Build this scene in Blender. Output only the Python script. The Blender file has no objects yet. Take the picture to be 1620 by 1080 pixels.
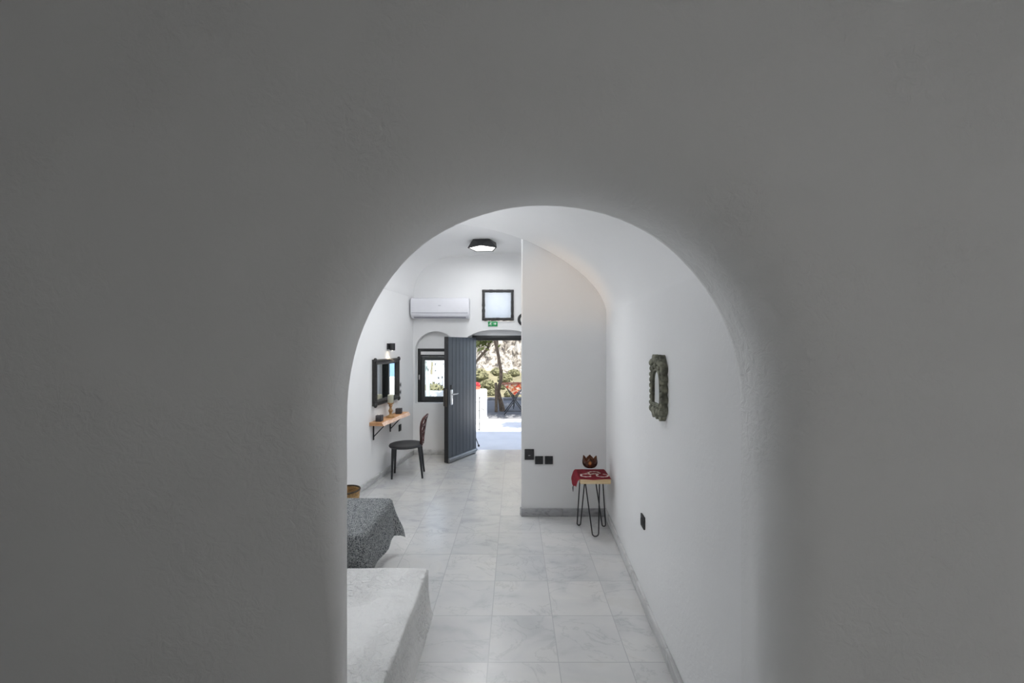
import bpy, bmesh, math, random
from math import sin, cos, pi, sqrt, atan2, radians
from mathutils import Vector, Matrix, noise

random.seed(7)
S = bpy.context.scene
COL = S.collection

# ------------------------------------------------------------------ camera
F = 650.0                                    # focal length in pixels of a 1620 px wide frame
cam_data = bpy.data.cameras.new('camera')
cam_data.sensor_width = 36.0
cam_data.lens = F / 1620.0 * 36.0
cam_data.shift_x = -4 / 1620.0
cam_data.shift_y = 5 / 1620.0
cam_data.clip_start = 0.02
cam_data.clip_end = 2000
cam = bpy.data.objects.new('camera', cam_data)
cam.location = (0, 0, 1.8)
cam.rotation_euler = (pi / 2, 0, 0)
COL.objects.link(cam)
S.camera = cam

# ------------------------------------------------------------------ colour management
S.view_settings.view_transform = 'Standard'
S.view_settings.look = 'None'
S.view_settings.gamma = 1
S.view_settings.use_curve_mapping = False
S.view_settings.exposure = 0.2
S.cycles.max_bounces = 14
S.cycles.diffuse_bounces = 8
S.cycles.sample_clamp_indirect = 6
S.cycles.use_denoising = True

# ------------------------------------------------------------------ sky and sun
world = bpy.data.worlds.new('world')
S.world = world
world.use_nodes = True
wn = world.node_tree.nodes
wn.clear()
w_out = wn.new('ShaderNodeOutputWorld')
w_bg = wn.new('ShaderNodeBackground')
w_sky = wn.new('ShaderNodeTexSky')
w_sky.sky_type = 'NISHITA'
w_sky.sun_disc = False
w_sky.sun_elevation = radians(66)
w_sky.sun_rotation = radians(180)
w_sky.air_density = 1.0
w_sky.dust_density = 0.4
w_sky.ozone_density = 2.0
w_bg.inputs['Strength'].default_value = 0.38
w_hsv = wn.new('ShaderNodeHueSaturation')
w_hsv.inputs['Saturation'].default_value = .6
world.node_tree.links.new(w_sky.outputs[0], w_hsv.inputs['Color'])
world.node_tree.links.new(w_hsv.outputs[0], w_bg.inputs[0])
world.node_tree.links.new(w_bg.outputs[0], w_out.inputs[0])

def lamp(name, kind, loc, energy, color=(1, 1, 1), rot=(0, 0, 0), **kw):
    d = bpy.data.lights.new(name, kind)
    d.energy = energy
    d.color = color
    for k, v in kw.items():
        setattr(d, k, v)
    o = bpy.data.objects.new(name, d)
    o.location = loc
    o.rotation_euler = rot
    COL.objects.link(o)
    return o

sun = lamp('sun', 'SUN', (0, -5, 30), 12.0, (1, .965, .91), angle=radians(.6))
sun.rotation_euler = Vector((0.10, -0.40, 1.0)).to_track_quat('Z', 'Y').to_euler()

# ------------------------------------------------------------------ materials
def new_mat(name):
    m = bpy.data.materials.new(name)
    m.use_nodes = True
    nt = m.node_tree
    b = nt.nodes['Principled BSDF']
    return m, nt, b

def nd(nt, typ, **kw):
    n = nt.nodes.new(typ)
    for k, v in kw.items():
        if k in n.inputs.keys():
            n.inputs[k].default_value = v
        else:
            setattr(n, k, v)
    return n

def coords(nt, kind='Object', scale=(1, 1, 1)):
    tc = nt.nodes.new('ShaderNodeTexCoord')
    mp = nt.nodes.new('ShaderNodeMapping')
    mp.inputs['Scale'].default_value = scale
    nt.links.new(tc.outputs[kind], mp.inputs[0])
    return mp.outputs[0]

def ramp(nt, src, stops):
    r = nt.nodes.new('ShaderNodeValToRGB')
    el = r.color_ramp.elements
    while len(el) > 1:
        el.remove(el[-1])
    el[0].position, el[0].color = stops[0][0], (*stops[0][1], 1)
    for p, c in stops[1:]:
        e = el.new(p)
        e.color = (*c, 1)
    nt.links.new(src, r.inputs[0])
    return r.outputs[0]

def basic(name, col, rough=.5, metal=0, var=.08, scale=8, bump=0, bscale=40, stretch=(1, 1, 1), **kw):
    """plain paint / wood / metal with a little procedural variation in colour and relief"""
    m, nt, b = new_mat(name)
    v = coords(nt, scale=stretch)
    n = nd(nt, 'ShaderNodeTexNoise', Scale=scale, Detail=4.0)
    nt.links.new(v, n.inputs['Vector'])
    lo = tuple(c * (1 - var) for c in col)
    hi = tuple(min(1, c * (1 + var)) for c in col)
    c = ramp(nt, n.outputs[0], [(.3, lo), (.7, hi)])
    nt.links.new(c, b.inputs['Base Color'])
    b.inputs['Roughness'].default_value = rough
    b.inputs['Metallic'].default_value = metal
    if bump:
        n2 = nd(nt, 'ShaderNodeTexNoise', Scale=bscale, Detail=5.0)
        nt.links.new(v, n2.inputs['Vector'])
        bp = nd(nt, 'ShaderNodeBump', Strength=bump, Distance=.01)
        nt.links.new(n2.outputs[0], bp.inputs['Height'])
        nt.links.new(bp.outputs[0], b.inputs['Normal'])
    for k, val in kw.items():
        b.inputs[k.replace('_', ' ')].default_value = val
    return m

def plaster(name, col, bump=.25, trowel=.4, dist=.006):
    m, nt, b = new_mat(name)
    v = coords(nt)
    n0 = nd(nt, 'ShaderNodeTexNoise', Scale=1.3, Detail=3.0)
    nt.links.new(v, n0.inputs['Vector'])
    c = ramp(nt, n0.outputs[0], [(.3, tuple(x * .965 for x in col)), (.7, col)])
    nt.links.new(c, b.inputs['Base Color'])
    b.inputs['Roughness'].default_value = .85
    n1 = nd(nt, 'ShaderNodeTexNoise', Scale=2.2, Detail=4.0)
    n2 = nd(nt, 'ShaderNodeTexNoise', Scale=26.0, Detail=7.0, Roughness=.6, Distortion=.8)
    n3 = nd(nt, 'ShaderNodeTexNoise', Scale=1.7, Detail=2.0)
    for n in (n1, n2, n3):
        nt.links.new(v, n.inputs['Vector'])
    mask = ramp(nt, n3.outputs[0], [(.45, (.15,) * 3), (.62, (1,) * 3)])
    mul = nd(nt, 'ShaderNodeMath', operation='MULTIPLY')
    nt.links.new(n2.outputs[0], mul.inputs[0])
    nt.links.new(mask, mul.inputs[1])
    add = nd(nt, 'ShaderNodeMath', operation='MULTIPLY_ADD')
    nt.links.new(n1.outputs[0], add.inputs[0])
    add.inputs[1].default_value = 5.0 * trowel
    nt.links.new(mul.outputs[0], add.inputs[2])
    bp = nd(nt, 'ShaderNodeBump', Strength=bump, Distance=dist)
    nt.links.new(add.outputs[0], bp.inputs['Height'])
    nt.links.new(bp.outputs[0], b.inputs['Normal'])
    return m

def marble_tiles(name):
    m, nt, b = new_mat(name)
    tc = nt.nodes.new('ShaderNodeTexCoord')
    mp = nt.nodes.new('ShaderNodeMapping')
    mp.inputs['Location'].default_value = (-.25 + 4.0, -3.13 + 4.0, 0)
    nt.links.new(tc.outputs['Object'], mp.inputs[0])
    br = nd(nt, 'ShaderNodeTexBrick', offset=0.0, squash=1.0)
    br.inputs['Scale'].default_value = 1.0
    br.inputs['Brick Width'].default_value = .4
    br.inputs['Row Height'].default_value = .4
    br.inputs['Mortar Size'].default_value = .003
    br.inputs['Mortar Smooth'].default_value = .3
    br.inputs['Color1'].default_value = (0, 0, 0, 1)
    br.inputs['Color2'].default_value = (1, 1, 1, 1)
    br.inputs['Mortar'].default_value = (.5, .5, .5, 1)
    nt.links.new(mp.outputs[0], br.inputs['Vector'])
    # per tile offset of the veining
    sep = nd(nt, 'ShaderNodeVectorMath', operation='MULTIPLY_ADD')
    nt.links.new(br.outputs['Color'], sep.inputs[0])
    sep.inputs[1].default_value = (7, 13, 5)
    nt.links.new(mp.outputs[0], sep.inputs[2])
    st = nd(nt, 'ShaderNodeMapping')
    st.inputs['Scale'].default_value = (1.6, 2.4, 1)
    st.inputs['Rotation'].default_value = (0, 0, .7)
    nt.links.new(sep.outputs[0], st.inputs[0])
    nz = nd(nt, 'ShaderNodeTexNoise', Scale=1.9, Detail=6.0, Roughness=.52, Distortion=.6)
    nt.links.new(st.outputs[0], nz.inputs['Vector'])
    vein = ramp(nt, nz.outputs[0], [(.30, (.52, .525, .53)), (.44, (.61, .61, .61)), (.62, (.65, .646, .635)), (.8, (.595, .58, .555))])
    nv = nd(nt, 'ShaderNodeTexNoise', Scale=1.5, Detail=6.0, Roughness=.6, Distortion=.9)
    nt.links.new(st.outputs[0], nv.inputs['Vector'])
    thin = ramp(nt, nv.outputs[0], [(.478, (1, 1, 1)), (.5, (.86, .865, .87)), (.512, (1, 1, 1))])
    vm = nd(nt, 'ShaderNodeMixRGB', blend_type='MULTIPLY')
    vm.inputs[0].default_value = 1.0
    nt.links.new(vein, vm.inputs[1])
    nt.links.new(thin, vm.inputs[2])
    vein = vm.outputs[0]
    tone = nd(nt, 'ShaderNodeMixRGB', blend_type='MULTIPLY')
    tone.inputs[0].default_value = 1.0
    tr = ramp(nt, br.outputs['Color'], [(0, (.88, .885, .89)), (1, (1.0, .995, .98))])
    nt.links.new(vein, tone.inputs[1])
    nt.links.new(tr, tone.inputs[2])
    mx = nd(nt, 'ShaderNodeMixRGB')
    nt.links.new(br.outputs['Fac'], mx.inputs[0])
    nt.links.new(tone.outputs[0], mx.inputs[1])
    mx.inputs[2].default_value = (.45, .45, .45, 1)
    nt.links.new(mx.outputs[0], b.inputs['Base Color'])
    b.inputs['Roughness'].default_value = .27
    b.inputs['Specular IOR Level'].default_value = .8
    b.inputs['Coat Weight'].default_value = .9
    b.inputs['Coat Roughness'].default_value = .27
    b.inputs['Coat IOR'].default_value = 1.55
    bp = nd(nt, 'ShaderNodeBump', Strength=.12, Distance=.004, invert=True)
    nt.links.new(br.outputs['Fac'], bp.inputs['Height'])
    nt.links.new(bp.outputs[0], b.inputs['Normal'])
    return m

def marble(name, col=(.6, .6, .6)):
    m, nt, b = new_mat(name)
    v = coords(nt, scale=(2, 1, 4))
    nz = nd(nt, 'ShaderNodeTexNoise', Scale=3.0, Detail=8.0, Roughness=.6, Distortion=1.5)
    nt.links.new(v, nz.inputs['Vector'])
    c = ramp(nt, nz.outputs[0], [(.35, tuple(x * .72 for x in col)), (.5, col), (.7, tuple(min(1, x * 1.12) for x in col))])
    nt.links.new(c, b.inputs['Base Color'])
    b.inputs['Roughness'].default_value = .4
    return m

def tweed(name):
    m, nt, b = new_mat(name)
    v = coords(nt)
    vo = nd(nt, 'ShaderNodeTexVoronoi', Scale=250.0)
    nt.links.new(v, vo.inputs['Vector'])
    n = nd(nt, 'ShaderNodeTexNoise', Scale=210.0, Detail=2.0)
    nt.links.new(v, n.inputs['Vector'])
    mx = nd(nt, 'ShaderNodeMath', operation='ADD')
    nt.links.new(vo.outputs['Color'], mx.inputs[0])
    nt.links.new(n.outputs[0], mx.inputs[1])
    c = ramp(nt, mx.outputs[0], [(.55, (.02, .025, .035)), (.85, (.085, .095, .115)), (1.08, (.40, .42, .44)), (1.2, (.6, .62, .62))])
    nt.links.new(c, b.inputs['Base Color'])
    b.inputs['Roughness'].default_value = .95
    bp = nd(nt, 'ShaderNodeBump', Strength=.5, Distance=.004)
    nt.links.new(mx.outputs[0], bp.inputs['Height'])
    nt.links.new(bp.outputs[0], b.inputs['Normal'])
    return m

def wood(name, a, c, stretch=(1, 12, 12), rough=.45, scale=2.5):
    m, nt, b = new_mat(name)
    v = coords(nt, scale=stretch)
    nz = nd(nt, 'ShaderNodeTexNoise', Scale=scale, Detail=7.0, Roughness=.65, Distortion=.7)
    nt.links.new(v, nz.inputs['Vector'])
    cc = ramp(nt, nz.outputs[0], [(.32, a), (.62, c)])
    nt.links.new(cc, b.inputs['Base Color'])
    b.inputs['Roughness'].default_value = rough
    bp = nd(nt, 'ShaderNodeBump', Strength=.15, Distance=.004)
    nt.links.new(nz.outputs[0], bp.inputs['Height'])
    nt.links.new(bp.outputs[0], b.inputs['Normal'])
    return m

def emit(name, col, strength):
    m, nt, b = new_mat(name)
    v = coords(nt)
    n = nd(nt, 'ShaderNodeTexNoise', Scale=3.0)
    nt.links.new(v, n.inputs['Vector'])
    c = ramp(nt, n.outputs[0], [(.3, tuple(x * .97 for x in col)), (.7, col)])
    nt.links.new(c, b.inputs['Emission Color'])
    nt.links.new(c, b.inputs['Base Color'])
    b.inputs['Emission Strength'].default_value = strength
    return m

def glass(name, col=(1, 1, 1), rough=0.0, ior=.07):
    """thin pane: mostly clear, a little mirror reflection by viewing angle"""
    m, nt, b = new_mat(name)
    nt.nodes.remove(b)
    out = nt.nodes['Material Output']
    t = nd(nt, 'ShaderNodeBsdfTransparent')
    t.inputs[0].default_value = (*col, 1)
    g = nd(nt, 'ShaderNodeBsdfGlossy')
    g.inputs['Roughness'].default_value = rough
    fr = nd(nt, 'ShaderNodeValue')
    fr.outputs[0].default_value = ior
    mx = nd(nt, 'ShaderNodeMixShader')
    nt.links.new(fr.outputs[0], mx.inputs[0])
    nt.links.new(t.outputs[0], mx.inputs[1])
    nt.links.new(g.outputs[0], mx.inputs[2])
    nt.links.new(mx.outputs[0], out.inputs[0])
    return m

def rock_mat(name):
    m, nt, b = new_mat(name)
    v = coords(nt)
    n = nd(nt, 'ShaderNodeTexNoise', Scale=3.4, Detail=8.0, Roughness=.68, Distortion=.3)
    vo = nd(nt, 'ShaderNodeTexVoronoi', Scale=3.4, feature='DISTANCE_TO_EDGE')
    wv = nd(nt, 'ShaderNodeVectorMath', operation='MULTIPLY_ADD')
    nt.links.new(n.outputs['Color'], wv.inputs[0])
    wv.inputs[1].default_value = (.35, .35, .35)
    nt.links.new(v, wv.inputs[2])
    nt.links.new(v, n.inputs['Vector'])
    nt.links.new(wv.outputs[0], vo.inputs['Vector'])
    c1 = ramp(nt, n.outputs[0], [(.39, (.035, .03, .027)), (.46, (.15, .13, .105)), (.54, (.29, .27, .235)), (.66, (.42, .40, .37))])
    c2 = ramp(nt, vo.outputs['Distance'], [(0, (.10, .09, .08)), (.05, (.45, .42, .38)), (.11, (1, 1, 1))])
    mx = nd(nt, 'ShaderNodeMixRGB', blend_type='MULTIPLY')
    mx.inputs[0].default_value = .55
    nt.links.new(c1, mx.inputs[1])
    nt.links.new(c2, mx.inputs[2])
    nt.links.new(mx.outputs[0], b.inputs['Base Color'])
    b.inputs['Roughness'].default_value = .95
    return m

WHITE = (.80, .80, .80)
M = {}
M['plaster'] = plaster('white_plaster', WHITE, .18, .3)
M['plaster_old'] = plaster('trowelled_white_plaster', (.77, .77, .765), .6, .25, .014)
M['plaster_bench'] = plaster('rough_white_plaster', (.78, .78, .77), 1.0, .5, .03)
M['plaster_wall'] = plaster('smooth_trowelled_plaster', (.79, .79, .79), .25, .25, .008)
M['stucco'] = plaster('white_outdoor_stucco', (.82, .82, .81), .3, .3)
M['floor'] = marble_tiles('marble_tiles')
M['skirting'] = marble('grey_marble_skirting', (.57, .57, .57))
M['skirting_shaded'] = marble('shaded_grey_marble_skirting', (.36, .36, .37))  # shaded copy of the grey marble, the shade put into its colour
M['black'] = basic('matt_black', (.018, .018, .02), .45)
M['black_paint'] = basic('black_satin_paint', (.022, .023, .025), .38, bump=.05)
M['frame'] = basic('charcoal_window_paint', (.013, .014, .015), .35)
M['sash'] = basic('charcoal_sash_paint', (.042, .047, .047), .3)
M['door'] = basic('charcoal_door_paint', (.060, .070, .083), .33, var=.06, scale=3, bump=.04, bscale=30)
M['strip'] = basic('grey_metal_strip', (.28, .29, .30), .35, .6)
M['steel'] = basic('brushed_steel', (.72, .72, .72), .25, .9, var=.04)
M['bronze'] = basic('dark_bronze', (.12, .105, .085), .35, .7)
M['chair'] = basic('black_chair_plastic', (.016, .017, .02), .42, bump=.03, bscale=120)
M['ac'] = basic('white_ac_plastic', (.74, .74, .78), .35, var=.02)
M['ac_dark'] = basic('ac_gap', (.33, .33, .38), .5)
M['green'] = basic('exit_sign_green', (.02, .30, .09), .4)
M['signwhite'] = basic('exit_sign_white', (.85, .9, .86), .4)
M['carved_black'] = basic('carved_black_wood', (.017, .016, .016), .4, var=.5, scale=40, bump=.5, bscale=70)
M['carved_grey'] = basic('weathered_carved_wood', (.18, .18, .135), .75, var=.55, scale=22, bump=.8, bscale=60)
M['mirror'] = basic('mirror_glass', (.86, .88, .88), .015, 1.0, var=.01)
M['switch'] = basic('grey_switch', (.46, .46, .48), .35)
M['shelf'] = wood('live_edge_wood', (.36, .17, .07), (.60, .34, .17), (12, 2.0, 12))
M['bark_edge'] = wood('pale_live_edge', (.55, .33, .22), (.80, .62, .52), (5, 8, 8))
M['turned'] = wood('turned_wood', (.22, .11, .035), (.46, .27, .11), (10, 10, 2))
M['candle'] = basic('sage_green_candle_wax', (.40, .40, .32), .55, var=.06, Subsurface_Weight=.1)
M['lava'] = basic('dark_stone', (.045, .042, .048), .55, var=.5, scale=60, bump=.4, bscale=90)
M['pine'] = wood('pine_wood', (.62, .43, .22), (.80, .62, .38), (2, 14, 14), .5)
M['redcloth'] = basic('dark_red_cloth', (.33, .024, .042), .9, var=.2, scale=50, bump=.3, bscale=180)
M['embroidery'] = basic('pale_embroidery', (.62, .46, .44), .9, var=.15, scale=60)
M['tassel'] = basic('grey_tassel', (.08, .08, .085), .9)
M['tweed'] = tweed('grey_tweed_cover')
M['linen'] = basic('white_bed_base', (.75, .75, .75), .8, bump=.1)
M['wicker'] = basic('wicker', (.36, .22, .09), .7, var=.45, scale=45, bump=.8, bscale=60, stretch=(1, 1, 3))
M['wicker_dark'] = basic('dark_wicker', (.05, .035, .022), .8, var=.3, scale=45)
M['bulb'] = emit('warm_bulb', (1, .86, .62), 30)
M['diffuser'] = emit('lamp_diffuser', (1, .97, .93), 3)
M['pane'] = glass('window_glass', (.97, .985, .98))
M['frost'], _nt, _b = new_mat('frosted_glass')
_nt.nodes.remove(_b)
_n = nd(_nt, 'ShaderNodeTexNoise', Scale=5.0)
_c = ramp(_nt, _n.outputs[0], [(.3, (.93, .93, .93)), (.7, (.97, .97, .97))])
_t, _d, _m = nd(_nt, 'ShaderNodeBsdfTranslucent'), nd(_nt, 'ShaderNodeBsdfDiffuse'), nd(_nt, 'ShaderNodeMixShader')
_m.inputs[0].default_value = .12
for _q in (_t, _d):
    _nt.links.new(_c, _q.inputs[0])
_nt.links.new(_t.outputs[0], _m.inputs[1]); _nt.links.new(_d.outputs[0], _m.inputs[2])
_nt.links.new(_m.outputs[0], _nt.nodes['Material Output'].inputs[0])
M['clear'] = glass('clear_glass', (.985, .99, .99), ior=.05)
def tinted(name, col, rough, tr):
    m = basic(name, col, rough, var=.05)
    b = m.node_tree.nodes['Principled BSDF']
    b.inputs['Transmission Weight'].default_value = tr
    b.inputs['IOR'].default_value = 1.45
    return m
M['polycarb'] = tinted('smoked_red_polycarbonate', (.13, .032, .028), .08, .55)
M['petal'] = tinted('brown_glass_petals', (.16, .075, .05), .2, .25)
M['petal_red'] = tinted('red_glass_petals', (.28, .03, .05), .2, .25)
M['flame'] = emit('candle_flame', (1, .55, .16), 3.0)
M['paving'] = basic('pale_terrace_paving', (.70, .70, .72), .8, var=.05, scale=3, bump=.15, bscale=30)
M['shaded_greystone'] = basic('shade_darkened_grey_stone', (.13, .13, .135), .85, var=.15, scale=3, bump=.2, bscale=30)  # grey stone, its colour darkened for the shade under the tree
M['bark'] = basic('tree_bark', (.115, .085, .06), .9, var=.5, scale=14, bump=1.0, bscale=30, stretch=(3, 3, 1))
M['leaf'] = basic('tree_leaves', (.13, .15, .035), .6, var=.4, scale=5)
M['scrub'] = basic('dry_green_scrub', (.125, .12, .06), .9, var=.35, scale=4)
M['rock'] = rock_mat('pale_cliff_rock')
M['dry'] = basic('dry_earth', (.14, .127, .075), .95, var=.25, scale=2, bump=.5, bscale=10)
M['sea'] = basic('sea_water', (.03, .14, .33), .3, var=.1, scale=.02)
M['house'] = basic('village_whitewash', (.50, .51, .53), .9, var=.03)
M['hole'] = basic('dark_opening', (.05, .055, .06), .7)
M['iron'] = basic('wrought_iron', (.03, .03, .032), .5, .4)
M['redflower'] = basic('red_petals', (.55, .03, .04), .6, var=.3, scale=50)
M['terracotta'] = basic('terracotta', (.5, .12, .07), .8)
def patterned(name):
    m, nt, b = new_mat(name)
    v = coords(nt)
    n = nd(nt, 'ShaderNodeTexNoise', Scale=9.0, Detail=2.0, Distortion=1.2)
    nt.links.new(v, n.inputs['Vector'])
    c = ramp(nt, n.outputs[0], [(.36, (.60, .07, .05)), (.47, (.75, .16, .08)), (.53, (.80, .42, .16)), (.62, (.82, .66, .55))])
    nt.links.new(c, b.inputs['Base Color'])
    b.inputs['Roughness'].default_value = .9
    return m
M['patterned'] = patterned('orange_red_floral_cloth')
M['greycloth'] = basic('grey_mauve_cloth', (.42, .37, .37), .9, bump=.2)

# ------------------------------------------------------------------ mesh helpers
class MB:
    def __init__(s):
        s.bm = bmesh.new()
    def mesh(s, verts, faces, mi=0):
        vs = [s.bm.verts.new(v) for v in verts]
        for f in faces:
            try:
                fc = s.bm.faces.new([vs[i] for i in f])
                fc.material_index = mi
            except ValueError:
                pass
        return vs
    def box(s, c, size, bev=0, mat=None, seg=2, mi=0):
        r = bmesh.ops.create_cube(s.bm, size=1.0)
        vs = r['verts']
        for v in vs:
            v.co = Vector((v.co.x * size[0], v.co.y * size[1], v.co.z * size[2]))
        es = list({e for v in vs for e in v.link_edges})
        fs = {f for v in vs for f in v.link_faces}
        if bev:
            bev = min(bev, min(size) * .45)
            rb = bmesh.ops.bevel(s.bm, geom=es, offset=bev, segments=seg, profile=.5, affect='EDGES')
            vs = list({v for f in rb['faces'] for v in f.verts} | {v for v in vs if v.is_valid})
        T = Matrix.Translation(c)
        if mat is not None:
            T = T @ mat.to_4x4()
        for v in vs:
            v.co = T @ v.co
        for f in {f for v in vs for f in v.link_faces}:
            f.material_index = mi
        return vs
    def box2(s, lo, hi, bev=0, mi=0):
        c = [(a + b) / 2 for a, b in zip(lo, hi)]
        return s.box(c, [abs(b - a) for a, b in zip(lo, hi)], bev, mi=mi)
    def tube(s, pts, r, n=8, cap=True, closed=False, mi=0, flat=1.0):
        pts = [Vector(p) for p in pts]
        N = len(pts)
        rr = r if isinstance(r, (list, tuple)) else [r] * N
        rings = []
        prev = None
        for i, p in enumerate(pts):
            if closed:
                t = pts[(i + 1) % N] - pts[i - 1]
            else:
                t = pts[min(i + 1, N - 1)] - pts[max(i - 1, 0)]
            t.normalize()
            if prev is None:
                a = Vector((0, 0, 1)) if abs(t.z) < .9 else Vector((1, 0, 0))
                u = t.cross(a).normalized()
            else:
                u = (prev - t * prev.dot(t)).normalized()
            prev = u
            w = t.cross(u)
            rings.append([s.bm.verts.new(p + (u * cos(2 * pi * k / n) + w * sin(2 * pi * k / n) * flat) * rr[i]) for k in range(n)])
        m = N if closed else N - 1
        for i in range(m):
            A, B = rings[i], rings[(i + 1) % N]
            off = 0
            if closed and i == N - 1:
                off = min(range(n), key=lambda o: (A[0].co - B[o].co).length)
            for k in range(n):
                f = s.bm.faces.new([A[k], A[(k + 1) % n], B[(k + 1 + off) % n], B[(k + off) % n]])
                f.material_index = mi
        if cap and not closed:
            s.bm.faces.new(list(reversed(rings[0]))).material_index = mi
            s.bm.faces.new(rings[-1]).material_index = mi
    def lathe(s, prof, n=24, c=(0, 0, 0), mi=0, cap=True):
        c = Vector(c)
        rings = []
        for r, z in prof:
            rings.append([s.bm.verts.new(c + Vector((r * cos(2 * pi * k / n), r * sin(2 * pi * k / n), z))) for k in range(n)])
        for A, B in zip(rings, rings[1:]):
            for k in range(n):
                s.bm.faces.new([A[k], A[(k + 1) % n], B[(k + 1) % n], B[k]]).material_index = mi
        if cap:
            if prof[0][0] > 1e-6:
                s.bm.faces.new(list(reversed(rings[0]))).material_index = mi
            if prof[-1][0] > 1e-6:
                s.bm.faces.new(rings[-1]).material_index = mi
    def ball(s, c, r, sx=1, sy=1, sz=1, sub=2, mi=0):
        q = bmesh.ops.create_icosphere(s.bm, subdivisions=sub, radius=r)
        for v in q['verts']:
            v.co = Vector((v.co.x * sx + c[0], v.co.y * sy + c[1], v.co.z * sz + c[2]))
        for f in {f for v in q['verts'] for f in v.link_faces}:
            f.material_index = mi
    def prism(s, loop, y0, y1, mi=0):
        """loop of (x, z), extruded in y"""
        a = [s.bm.verts.new((x, y0, z)) for x, z in loop]
        b = [s.bm.verts.new((x, y1, z)) for x, z in loop]
        n = len(loop)
        for i in range(n):
            s.bm.faces.new([a[i], a[(i + 1) % n], b[(i + 1) % n], b[i]]).material_index = mi
        s.bm.faces.new(list(reversed(a))).material_index = mi
        s.bm.faces.new(b).material_index = mi
    def holed(s, outer, holes, y0, y1, mi=0):
        """slab between y0 and y1 with the outer loop and holes given in (x, z)"""
        for y in (y0, y1):
            es = []
            for lp in [outer] + holes:
                vs = [s.bm.verts.new((x, y, z)) for x, z in lp]
                es += [s.bm.edges.new((vs[i], vs[(i + 1) % len(vs)])) for i in range(len(vs))]
            bmesh.ops.triangle_fill(s.bm, edges=es, use_beauty=True, use_dissolve=False)
        for lp in [outer] + holes:
            a = [s.bm.verts.new((x, y0, z)) for x, z in lp]
            b = [s.bm.verts.new((x, y1, z)) for x, z in lp]
            for i in range(len(lp)):
                s.bm.faces.new([a[i], a[(i + 1) % len(lp)], b[(i + 1) % len(lp)], b[i]]).material_index = mi
        bmesh.ops.remove_doubles(s.bm, verts=s.bm.verts, dist=1e-5)
    def grid(s, rows, mi=0):
        vr = [[s.bm.verts.new(p) for p in r] for r in rows]
        for A, B in zip(vr, vr[1:]):
            for k in range(len(A) - 1):
                s.bm.faces.new([A[k], A[k + 1], B[k + 1], B[k]]).material_index = mi
    def build(s, name, mats, parent=None, smooth=35, loc=None, rz=None, recalc=True):
        if recalc:
            bmesh.ops.recalc_face_normals(s.bm, faces=s.bm.faces)
        me = bpy.data.meshes.new(name)
        s.bm.to_mesh(me)
        s.bm.free()
        for m in (mats if isinstance(mats, (list, tuple)) else [mats]):
            me.materials.append(m)
        if smooth:
            me.shade_smooth()
            me.set_sharp_from_angle(angle=radians(smooth))
        o = bpy.data.objects.new(name, me)
        COL.objects.link(o)
        if parent is not None:
            o.parent = parent
        if loc is not None:
            o.location = loc
        if rz is not None:
            o.rotation_euler = (0, 0, rz)
        return o

def empty(name, loc=(0, 0, 0), rz=0):
    o = bpy.data.objects.new(name, None)
    o.empty_display_size = .1
    o.location = loc
    o.rotation_euler = (0, 0, rz)
    COL.objects.link(o)
    return o

def tag(o, label, cat, group=None, kind=None):
    o['label'] = label
    o['category'] = cat
    if group:
        o['group'] = group
    if kind:
        o['kind'] = kind
    return o

def struct(o, label=None, cat=None):
    o['kind'] = 'structure'
    if label:
        o['label'] = label
    if cat:
        o['category'] = cat
    return o

def copy_thing(o, loc, rz=None, label=None):
    def rec(a, parent):
        c = a.copy()
        COL.objects.link(c)
        if parent is not None:
            c.parent = parent
        for ch in list(a.children):
            rec(ch, c)
        return c
    c = rec(o, None)
    c.location = loc
    if rz is not None:
        c.rotation_euler = (0, 0, rz)
    if label:
        c['label'] = label
    return c

def P(px, py, d):                             # photograph pixel at depth d, for reading positions off the photo
    return Vector(((px - 814) / F * d, d, 1.8 - (py - 545) / F * d))

# ------------------------------------------------------------------ layout of the rooms
YA = 1.51            # back edge of the arch
YM = 4.32            # front of the projecting middle wall
YF = 6.74            # far wall
YO = 7.04            # outer face of the far wall
def xr(y): return .872 + .047 * (y - 2.34)    # right wall
def xl(y): return -1.885 + .126 * (y - 5.0)   # left wall by the shelf
XAL = -2.7                                     # left end of the bed alcove
YAL = 4.0                                      # far side of the alcove
VX, VZ, VR = -.786, .70, 2.365                 # vault over the bed room
def zv(x): return VZ + sqrt(max(0, VR * VR - (x - VX) ** 2))

# floor
b = MB()
b.mesh([(-3.2, -2.4, 0), (3.2, -2.4, 0), (3.2, YO, 0), (-3.2, YO, 0), (-3.2, -2.4, -.12), (3.2, -2.4, -.12), (3.2, YO, -.12), (-3.2, YO, -.12)],
       [(0, 1, 2, 3), (4, 7, 6, 5), (0, 4, 5, 1), (1, 5, 6, 2), (2, 6, 7, 3), (3, 7, 4, 0)])
struct(b.build('floor', M['floor'], smooth=0))

# --- the arched wall between the rear room and the bed room
XL0, XR0 = -.613, xr(YA)
ZS = 1.52            # springing
ztop = 2.306
ca = (XL0 + XR0) / 2
ra = (XR0 - XL0) / 2
arch = []            # (x, z, outward nx, nz, fillet radius, reveal)
for i in range(11):
    z = ZS * i / 10
    arch.append((XL0, z, -1, 0, .03 + .075 * (z / ZS) ** 3, .02 + .07 * (z / ZS) ** 3))
NA = 44
for i in range(1, NA):
    a = pi - pi * i / NA
    wob = .012 * noise.noise(Vector((a * 2.1, 3.3, 0)))
    ex = .93
    x = ca + ra * math.copysign(abs(cos(a)) ** ex, cos(a)) * (1 + wob * .5)
    z = ZS + (ztop - ZS) * sin(a) ** ex * (1 + wob)
    arch.append((x, z, cos(a), sin(a), .105 + .10 * sin(a) ** 2 + .05 * max(0, cos(a)), .09))
for i in range(11):
    z = ZS * (1 - i / 10)
    arch.append((XR0, z, 1, 0, .155, .09))
b = MB()
rows = []
bound = (-3.1, 3.1, 3.5)
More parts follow.
